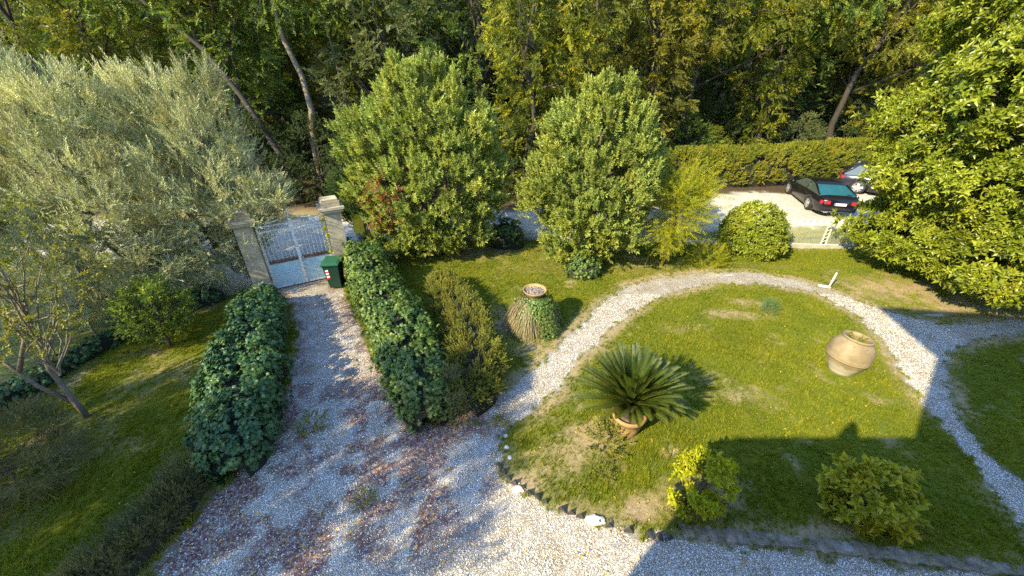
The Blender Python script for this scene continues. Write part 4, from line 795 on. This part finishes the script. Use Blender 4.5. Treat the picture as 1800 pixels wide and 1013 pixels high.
def car(name, label, loc, rz, L, W, Hh, wb, fo, wr, paint, belt, roofpts, glass_rear, suv=False):
    """x runs forward, origin under the middle of the rear axle"""
    t = thing(name, label, 'car', (loc[0], loc[1], .02), rz); ro = L-wb-fo; x0, x1 = -ro, wb+fo; hw = W/2; b = MB(); sts = []
    for x in np.concatenate([[x0, x0+.04, x0+.12, x0+.3], np.linspace(x0+.55, x1-.6, 22), [x1-.35, x1-.15, x1-.05, x1]]):
        u = (x-x0)/(x1-x0); endr = min(x-x0, x1-x)
        w_ = hw*(1-.16*math.exp(-(x-x0)/.28)-.22*math.exp(-(x1-x)/.4)); bz = np.interp(x, [p[0] for p in belt], [p[1] for p in belt]); sill = .19+.10*math.exp(-endr/.35)
        arch = 0
        for ax in (0, wb):
            d = abs(x-ax)
            if d < wr+.05: arch = max(arch, math.sqrt(max(0, (wr+.05)**2-d*d))+wr)
        zs = max(sill, arch if arch > sill else sill)
        zs = min(zs, bz-.2); mid = max(zs+.02, sill+.34*(bz-sill))
        half = [(w_*.93, zs), (w_*.99, mid), (w_*1.0, max(mid+.01, bz*.72)), (w_*.965, bz*.93), (w_*.88, bz), (w_*.45, bz+.025)]
        inner = [(w_*.60, sill if arch == 0 else sill)]
        prof = [(x, -a, z) for a, z in half][::-1]; sts.append([(x, -w_*.60, sill)]+[(x, -a, z) for a, z in half]+[(x, a, z) for a, z in half[::-1]]+[(x, w_*.60, sill)])
    loft(b, sts); b.build('body', paint, t)
    # wheel housings
    for ax in (0, wb): h = MB(); h.tube([(ax, -hw*.86, wr), (ax, hw*.86, wr)], wr+.03, 24); h.build('wheel_housing', M['rubber'], t)
    # cabin: glass shell, then roof and pillars over it
    (xa, za), (xb, zb), (xc, zc), (xd, zd) = roofpts     # rear glass foot, roof rear, roof front, windscreen foot
    wbelt, wroof = hw*.90, hw*.66
    xs_ = [xa, (xa+xb)/2, xb, (xb*2+xc)/3, (xb+2*xc)/3, xc, (xc+xd)/2, xd]; top = np.interp(xs_, [xa, xb, (xb+xc)/2, xc, xd], [za, zb, Hh, zc, zd]); bot = np.interp(xs_, [p[0] for p in belt], [p[1] for p in belt])-.03
    g = MB(); sts = []
    for x, zt, zb_ in zip(xs_, top, bot):
        k = np.clip((zt-zb_)/(Hh-zb_), .0, 1); wt = wbelt+(wroof-wbelt)*k; zt = max(zt, zb_+.01)
        sts.append([(x, -wbelt, zb_), (x, -wt, zt), (x, -wt*.5, zt+.02*k), (x, wt*.5, zt+.02*k), (x, wt, zt), (x, wbelt, zb_)])
    n = 6; V = [p for s in sts for p in s]; Fs, Fr = [], []
    for i in range(len(sts)-1):
        for j in range(n-1):
            f = (i*n+j, i*n+j+1, (i+1)*n+j+1, (i+1)*n+j); (Fs if j in (0, n-2) or i >= 5 else Fr).append(f)
    g.add(V, Fs, 0, .5, False); g.build('side_windows', M['glass'], t)
    g = MB(); V2 = [p for s in sts[:3] for p in s]; g.add(V2, [(i*n+j, i*n+j+1, (i+1)*n+j+1, (i+1)*n+j) for i in (0, 1) for j in (1, 2, 3)], 0, .5, False); g.build('rear_window', glass_rear, t)
    r = MB(); rs = []
    for i in range(2, 6):
        s_ = sts[i]; rs.append([tuple(np.array(p)+np.array([0, 0, .0])) for p in ((s_[1][0], s_[1][1]*1.06, s_[1][2]-.04), (s_[1][0], s_[1][1]*.97, s_[1][2]+.022), (s_[2][0], s_[2][1], s_[2][2]+.025), (s_[3][0], s_[3][1], s_[3][2]+.025), (s_[4][0], s_[4][1]*.97, s_[4][2]+.022), (s_[4][0], s_[4][1]*1.06, s_[4][2]-.04))])
    loft(r, rs); 
    for sg in (0, -1):
        sd = 1 if sg == 0 else -1
        P = lambda s_: np.array(s_[1] if sg == 0 else s_[4])+np.array([0, -sd*.012, .006])
        r.tube([P(sts[0])+[-.12, 0, -.02], P(sts[1]), P(sts[2])], .045 if not suv else .06, 6); r.tube([P(sts[7])+[.05, 0, -.02], P(sts[6]), P(sts[5])], .035, 6)
        for q in ((.46,) if not suv else (.30, .66)):
            xx = xb+(xc-xb)*q; zt = np.interp(xx, xs_, top); zb_ = np.interp(xx, xs_, bot); r.tube([(xx, -sd*(wbelt+.004), zb_+.02), (xx+.03, -sd*(wroof+.012), zt-.03)], .03, 5)
    r.build('roof', paint, t)
    for ax in (0, wb):
        for sg in (-1, 1): wheel(t, ax, sg*(hw-.01), wr, sg)
    # lamps, plate, bumper, handles, mirrors
    zl = np.interp(x0+.1, [p[0] for p in belt], [p[1] for p in belt])
    for sg in (-1, 1):
        q = MB(); q.box((x0+.10, sg*(hw*.70), zl-.16), (.22, .42, .15), rot=sg*-.30); q.build('tail_light', M['rose_plastic'], t)
        q = MB(); q.box((x1-.24, sg*(hw*.55), .55), (.3, .3, .12), rot=-sg*.35); q.build('headlight', M['clear_lens'], t)
        q = MB(); q.box((x0+.03, sg*hw*.55, .26), (.10, .16, .05)); q.build('exhaust', M['chrome'], t)
        q = MB(); q.tube([(xd-.25, sg*(wbelt+.0), bot[-1]+.1), (xd-.28, sg*(wbelt+.12), bot[-1]+.14), (xd-.28, sg*(wbelt+.22), bot[-1]+.14)], [.03, .07, .06], 8); q.build('mirror', paint, t)
        for xx in ((xb+.2, xc-.1)): q = MB(); q.box((xx, sg*(hw*1.0), zl-.14), (.20, .03, .03)); q.build('door_handle', M['chrome'] if not suv else paint, t)
    q = MB(); q.box((x0-.005, 0, zl-.24), (.03, .52, .12), 0); q.box((x0-.008, .235, zl-.24), (.03, .045, .115), 1); q.build('number_plate', [M['plate'], M['plate_blue']], t)
    q = MB(); q.box((x0-.01, 0, .31), (.06, W*.78, .03)); q.build('bumper_trim', M['chrome'], t)
    return t
car('black_saloon', 'black four-door saloon seen from behind on the gravel parking area', (16.55, 20.35), R(77), 4.95, 1.88, 1.38, 2.86, .85, .335, M['black_paint'],
    [(-1.25, .90), (-.9, .98), (0, .95), (1.4, .90), (2.4, .84), (3.2, .72), (3.75, .60)], [(-.75, .98), (.25, 1.27), (1.55, 1.33), (2.55, .86)], M['glass_teal'])
car('dark_grey_suv', 'dark grey off-road car half hidden behind the magnolia', (21.0, 24.0), R(-42), 4.75, 1.93, 1.72, 2.85, .9, .38, M['grey_paint'],
    [(-1.05, 1.02), (0, 1.04), (1.4, 1.03), (2.2, 1.0), (3.0, .95), (3.8, .78)], [(-.85, 1.06), (-.35, 1.60), (1.5, 1.68), (2.35, 1.02)], M['glass'], suv=True)

# ------------------------------------------------------------------ the wood behind
def wood_proto(name, prof, n, tpl, stem, r0, seed, clump=(7, 5), size=1.0, axis=(.8, -.05, .5), nl=16, label='tree', inner=.35):
    return tree(name, label, 'tree', (0, 0), prof, n, tpl, FT['green'], M['bark_dark'], stem, r0, axis, nl, size, .28, seed, inner, clump, spacing=1.35, pull=.5)
A = wood_proto('broadleaf_tree', [(1.5, 1.6), (3.5, 3.2), (7, 4.2), (11, 4.0), (14, 2.6), (16, .6)], 5200, T_spray, [wavy((0, 0, 0), (.5, 0, 13), 9, .5, 51)], .24, 51, (7, 8))
B = wood_proto('slender_tree', [(4.5, .8), (7, 2.2), (10, 3.0), (13, 2.6), (16, .6)], 2600, T_spray, [wavy((0, 0, 0), (-.6, .2, 14), 10, .7, 52)], .17, 52, (7, 7), inner=.6)
Cc = wood_proto('understorey_bush', [(.1, 1.5), (1, 2.4), (2.4, 2.6), (3.8, 1.9), (5, .4)], 2300, T_small, [wavy((0, 0, 0), (0, 0, 4), 6, .3, 53)], .08, 53, (6, 5), 1.25)
Dd = wood_proto('creeper_hung_tree', [(.3, 1.2), (2.5, 1.7), (5, 2.2), (8, 3.0), (10.5, 3.6), (13, 2.6), (15, .6)], 5200, T_spray, [wavy((0, 0, 0), (.3, 0, 12), 9, .6, 54)], .2, 54, (9, 9), axis=(.7, -.25, .45))
E = wood_proto('canopy_tree', [(7.2, 1.5), (8.5, 4.0), (10.5, 5.0), (13, 4.2), (15.5, 1.5)], 4800, T_spray, [wavy((0, 0, 0), (-.5, 0, 13), 9, .6, 55)], .24, 55, (8, 5))
used = set()
def W(p, x, y, mat, s, label, group=None, bark=None, z=None):
    z = float(terrain_z(np.array(x), np.array(y)))-.05 if z is None else z; mats = {'crown': FT[mat]}
    if bark: mats['trunk'] = M[bark]
    if id(p) not in used:
        used.add(id(p)); o = p; o.location = (x, y, z); o.rotation_euler = (0, 0, rng.uniform(0, 6.28)); o.scale = (s,)*3; o['label'] = label
        if group: o['group'] = group
        for ch in [c for c in COL.objects if c.parent == o]:
            nm = ch.name.split('.')[0]
            if nm in mats: ch.material_slots[0].link = 'OBJECT'; ch.material_slots[0].material = mats[nm]
        return o
    return dup(p, (x, y, z), rng.uniform(0, 6.28), s, label, group, mats)
# front of the wood, left to right
W(A, -25, 23.5, 'green', .95, 'green broadleaf tree at the far left top corner above the olives')
W(B, -20.5, 22.5, 'olive', 1.0, 'slender olive-green tree behind the left olive tree')
W(A, -17.5, 27.5, 'green', 1.0, 'dark green broadleaf tree above the top of the pointed olive')
W(B, -14.5, 23.8, 'green', .95, 'slender leaning dark-trunked tree above the gate area', bark='bark_dark')
W(B, -9.0, 26.5, 'yellow', 1.05, 'slender tree with yellow leaves at the top, left of the tallest laurel')
W(A, -7.0, 25.0, 'grey', .80, 'grey-green tree just behind the tallest laurel on its left')
W(A, -2.0, 26.5, 'green', .95, 'green broadleaf tree rising behind the tallest laurel')
W(Dd, 1.4, 22.6, 'yellow', .92, 'yellow-green chestnut-like tree with drooping branches between the two laurels')
W(Dd, 8.0, 26.5, 'orange', 1.0, 'rust-tinged tree hung with creeper right of the middle laurel')
W(A, 5.2, 28, 'olive', 1.05, 'olive-green tree above the top of the middle laurel')
W(E, 12.6, 28.5, 'yellow', 1.0, 'tree with high yellow-green leaves over the left end of the parking hedge')
W(Dd, 16.9, 29.5, 'yellow', .72, 'yellow-green creeper-hung tree above the black car')
W(E, 19.0, 31.5, 'green', 1.0, 'green tree with a high crown above the gap over the black car')
W(E, 23.5, 29.0, 'olive', .95, 'olive-green tree above the dark grey car')
W(A, 27.0, 30.0, 'olive', 1.05, 'broad olive-green tree behind the magnolia crown')
W(Cc, 11.2, 27.6, 'green', .85, 'green bush over the left end of the parking hedge')
W(Cc, 13.4, 27.8, 'yellow', .62, 'small yellow-green bush behind the middle of the parking hedge')
W(Cc, 20.0, 29.0, 'grey', .75, 'pale green bush peeping over the hedge left of the magnolia')
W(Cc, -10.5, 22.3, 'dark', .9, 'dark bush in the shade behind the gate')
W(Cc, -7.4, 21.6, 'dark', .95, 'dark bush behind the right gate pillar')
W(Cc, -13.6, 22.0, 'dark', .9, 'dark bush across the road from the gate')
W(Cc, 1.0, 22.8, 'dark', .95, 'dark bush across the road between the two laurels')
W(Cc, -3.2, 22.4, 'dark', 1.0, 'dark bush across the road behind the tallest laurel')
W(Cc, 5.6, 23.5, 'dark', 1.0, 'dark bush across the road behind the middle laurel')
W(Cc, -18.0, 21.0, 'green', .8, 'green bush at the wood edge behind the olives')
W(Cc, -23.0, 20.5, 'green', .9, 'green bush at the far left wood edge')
# pale crooked trunk and dark slanting trunks that show against the shade
def lone(label, pts, r, bark, px=None, crown_at=None, mat='green'):
    t = thing('woodland_tree', label, 'tree', (*pts[0][:2], 0)); q = np.array(pts)-np.array([*pts[0][:2], 0]); b = MB(); b.tube(q, np.linspace(r, r*.45, len(q)), 9)
    g = np.random.default_rng(int(abs(pts[0][0])*10)); 
    P, D = crown_points([(8.2, .8), (10, 2.4), (12, 2.6), (14, .6)], 900, .25, 5, .6, (6, 5)); P[:, :2] += q[-1][:2]
    limbs(b, P, 10, [q[-2], q[-1]], r*.5, seed=3); b.build('trunk', M[bark], t)
    f = MB(); place(f, T_spray, P, D*.8+rng.normal(0, .5, (len(P), 3)), 1.0); f.build('crown', FT[mat], t)
lone('tree with a pale crooked trunk in the dark wood left of the tallest laurel', [(-11.3, 23.6, 0), (-11.2, 23.6, 3.0), (-10.9, 23.6, 4.6), (-11.0, 23.6, 6.2), (-11.5, 23.6, 7.8), (-11.6, 23.6, 10), (-11.4, 23.6, 12.5)], .19, 'bark_pale')
lone('tree with a dark trunk slanting to the left above the gate', [(-11.6, 21.6, 0), (-12.2, 21.7, 2.6), (-13.4, 21.8, 5.4), (-14.6, 21.9, 7.4), (-16.8, 22, 9.4), (-18, 22, 11.5)], .17, 'bark_dark')
lone('tree with a thin upright trunk beside the pale crooked one', [(-9.3, 24.5, 0), (-9.2, 24.5, 4), (-9.5, 24.5, 8), (-9.4, 24.5, 12)], .10, 'bark')
lone('tree with a straight dark trunk left of the slanting one', [(-15.4, 23.2, 0), (-15.3, 23.2, 4), (-15.6, 23.2, 8), (-15.2, 23.2, 12.5)], .15, 'bark_dark', mat='olive')
gl = 'tall leafy tree deep in the shaded wood behind the front row'
deep = [(x+rng.uniform(-1.5, 1.5), 33+rng.uniform(-2, 2.5)) for x in range(-42, 46, 5)]+[(x+rng.uniform(-2, 2), 41+rng.uniform(-2, 2)) for x in range(-56, 60, 6)]+[(x+rng.uniform(-2, 2), 50+rng.uniform(-2, 2)) for x in range(-72, 76, 7)]
for i, (x, y) in enumerate(deep): W((A, Dd, A, B)[i % 4], x, y, ('green', 'olive', 'green', 'dark', 'olive')[i % 5], rng.uniform(.9, 1.15), gl, 'trees deep in the wood')
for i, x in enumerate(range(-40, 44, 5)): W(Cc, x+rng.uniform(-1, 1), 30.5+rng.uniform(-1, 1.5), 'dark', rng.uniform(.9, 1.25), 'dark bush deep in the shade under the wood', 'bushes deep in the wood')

# ------------------------------------------------------------------ trees and house outside the frame that throw the shade seen in it
OT = tree('olive_tree', 'olive tree standing left of the drive just outside the picture', 'tree', (-8.9, -.2), [(1.6, 1.2), (2.6, 2.4), (4.0, 3.0), (5.6, 2.6), (7.2, 1.2), (7.8, .3)], 9000, T_olive, M['olive'], M['bark_pale'], [wavy((0, 0, 0), (0, 0, 5), 8, .3, 8)], .16, (.8, .9, .45), 20, bump_a=.25, seed=61, inner=.5)
for x, y, rz, sz, lb in ((-16.0, -.6, 2.0, 1.0, 'olive tree outside the wire fence at the lower left'), (-18.5, 4.6, 4.0, 1.15, 'olive tree far outside the wire fence at the left'), (-13.8, -3.2, 1.0, 1.1, 'olive tree near the house wall outside the picture'), (-16.8, 12.2, 3.0, .85, 'silvery olive tree cut by the left edge, farthest left')):
    dup(OT, (x, y, 0), rz, sz, lb)

def house():
    """front edge of the villa the picture was taken from; its unseen outline is shaped from the angular shadow it throws on the right"""
    cz, sz = math.cos(R(SUN_AZ)), math.sin(R(SUN_AZ)); tn = math.tan(R(SUN_EL)); y0 = -1.2
    def up(px, py):
        X, Y = G(px, py); L = (Y-y0)/sz; return (X-L*cz, L*tn)
    t = thing('villa', 'villa the garden belongs to, behind the viewpoint', 'house', (0, 0, 0))
    c0 = up(1290, 768); c1 = up(1605, 770); c2 = up(1636, 620); c3 = up(1543, 541); c4 = up(1800, 558)
    w_ = MB()
    def slab(p, y1, y2, mi=0):
        n = len(p); V = [(x, y1, z) for x, z in p]+[(x, y2, z) for x, z in p]; w_.add(V, [tuple(range(n)), tuple(range(2*n-1, n-1, -1))]+[(i, (i+1) % n, n+(i+1) % n, n+i) for i in range(n)], mi)
    zt = c0[1]; zs1, zs0 = up(1500, 792)[1], up(1500, 818)[1]; xs1 = up(1382, 803)[0]; xs2 = up(1405, 803)[0]; xs3 = up(1530, 803)[0]; xs4 = up(1578, 803)[0]
    slab([(c0[0], 0), (c1[0], 0), (c1[0], zs0), (c0[0], zs0)], y0-.25, y0)
    slab([(c0[0], zs1), (c1[0], zs1), (c1[0], zt), (c0[0], zt)], y0-.25, y0)
    for a, b in ((c0[0], xs1), (xs2, xs3), (xs4, c1[0])): slab([(a, zs0), (b, zs0), (b, zs1), (a, zs1)], y0-.25, y0)
    for a in ((xs3+xs4)/2-.12, (xs3+xs4)/2+.16): slab([(a, zs0), (a+.06, zs0), (a+.06, zs1), (a, zs1)], y0-.25, y0)
    w_.build('terrace_wall', M['wall_plaster'], t)
    w_ = MB(); cp = up(1487, 745); slab([(cp[0]-.16, zt), (cp[0]+.2, zt), (cp[0]+.16, zt+.26), (cp[0]+.05, cp[1]+.16), (cp[0]-.08, zt+.26)], y0-.2, y0-.05); w_.build('finial', M['terracotta'], t)
    w_ = MB(); slab([(c1[0]+.003, 0), (16, 0), (16, c4[1]), (c4[0], c4[1]), (c1[0]+.003, c2[1])], y0-.3, y0-.003); w_.build('wall', M['wall_plaster'], t)
    w_ = MB(); slab([(c2[0], c2[1]), (c3[0], c3[1]), (c4[0], c4[1]+.01), (c4[0], c4[1]-.3)], y0-.32, y0+.05); w_.build('shadow_overhang', M['roof_tile'], t)  # unseen overhang, shaped to cast the upper corner of the house shadow
    w_ = MB(); w_.box((10.2, -6.6, 3.4), (11, 10, 6.8)); w_.build('rear_block', M['wall_plaster'], t)
house()
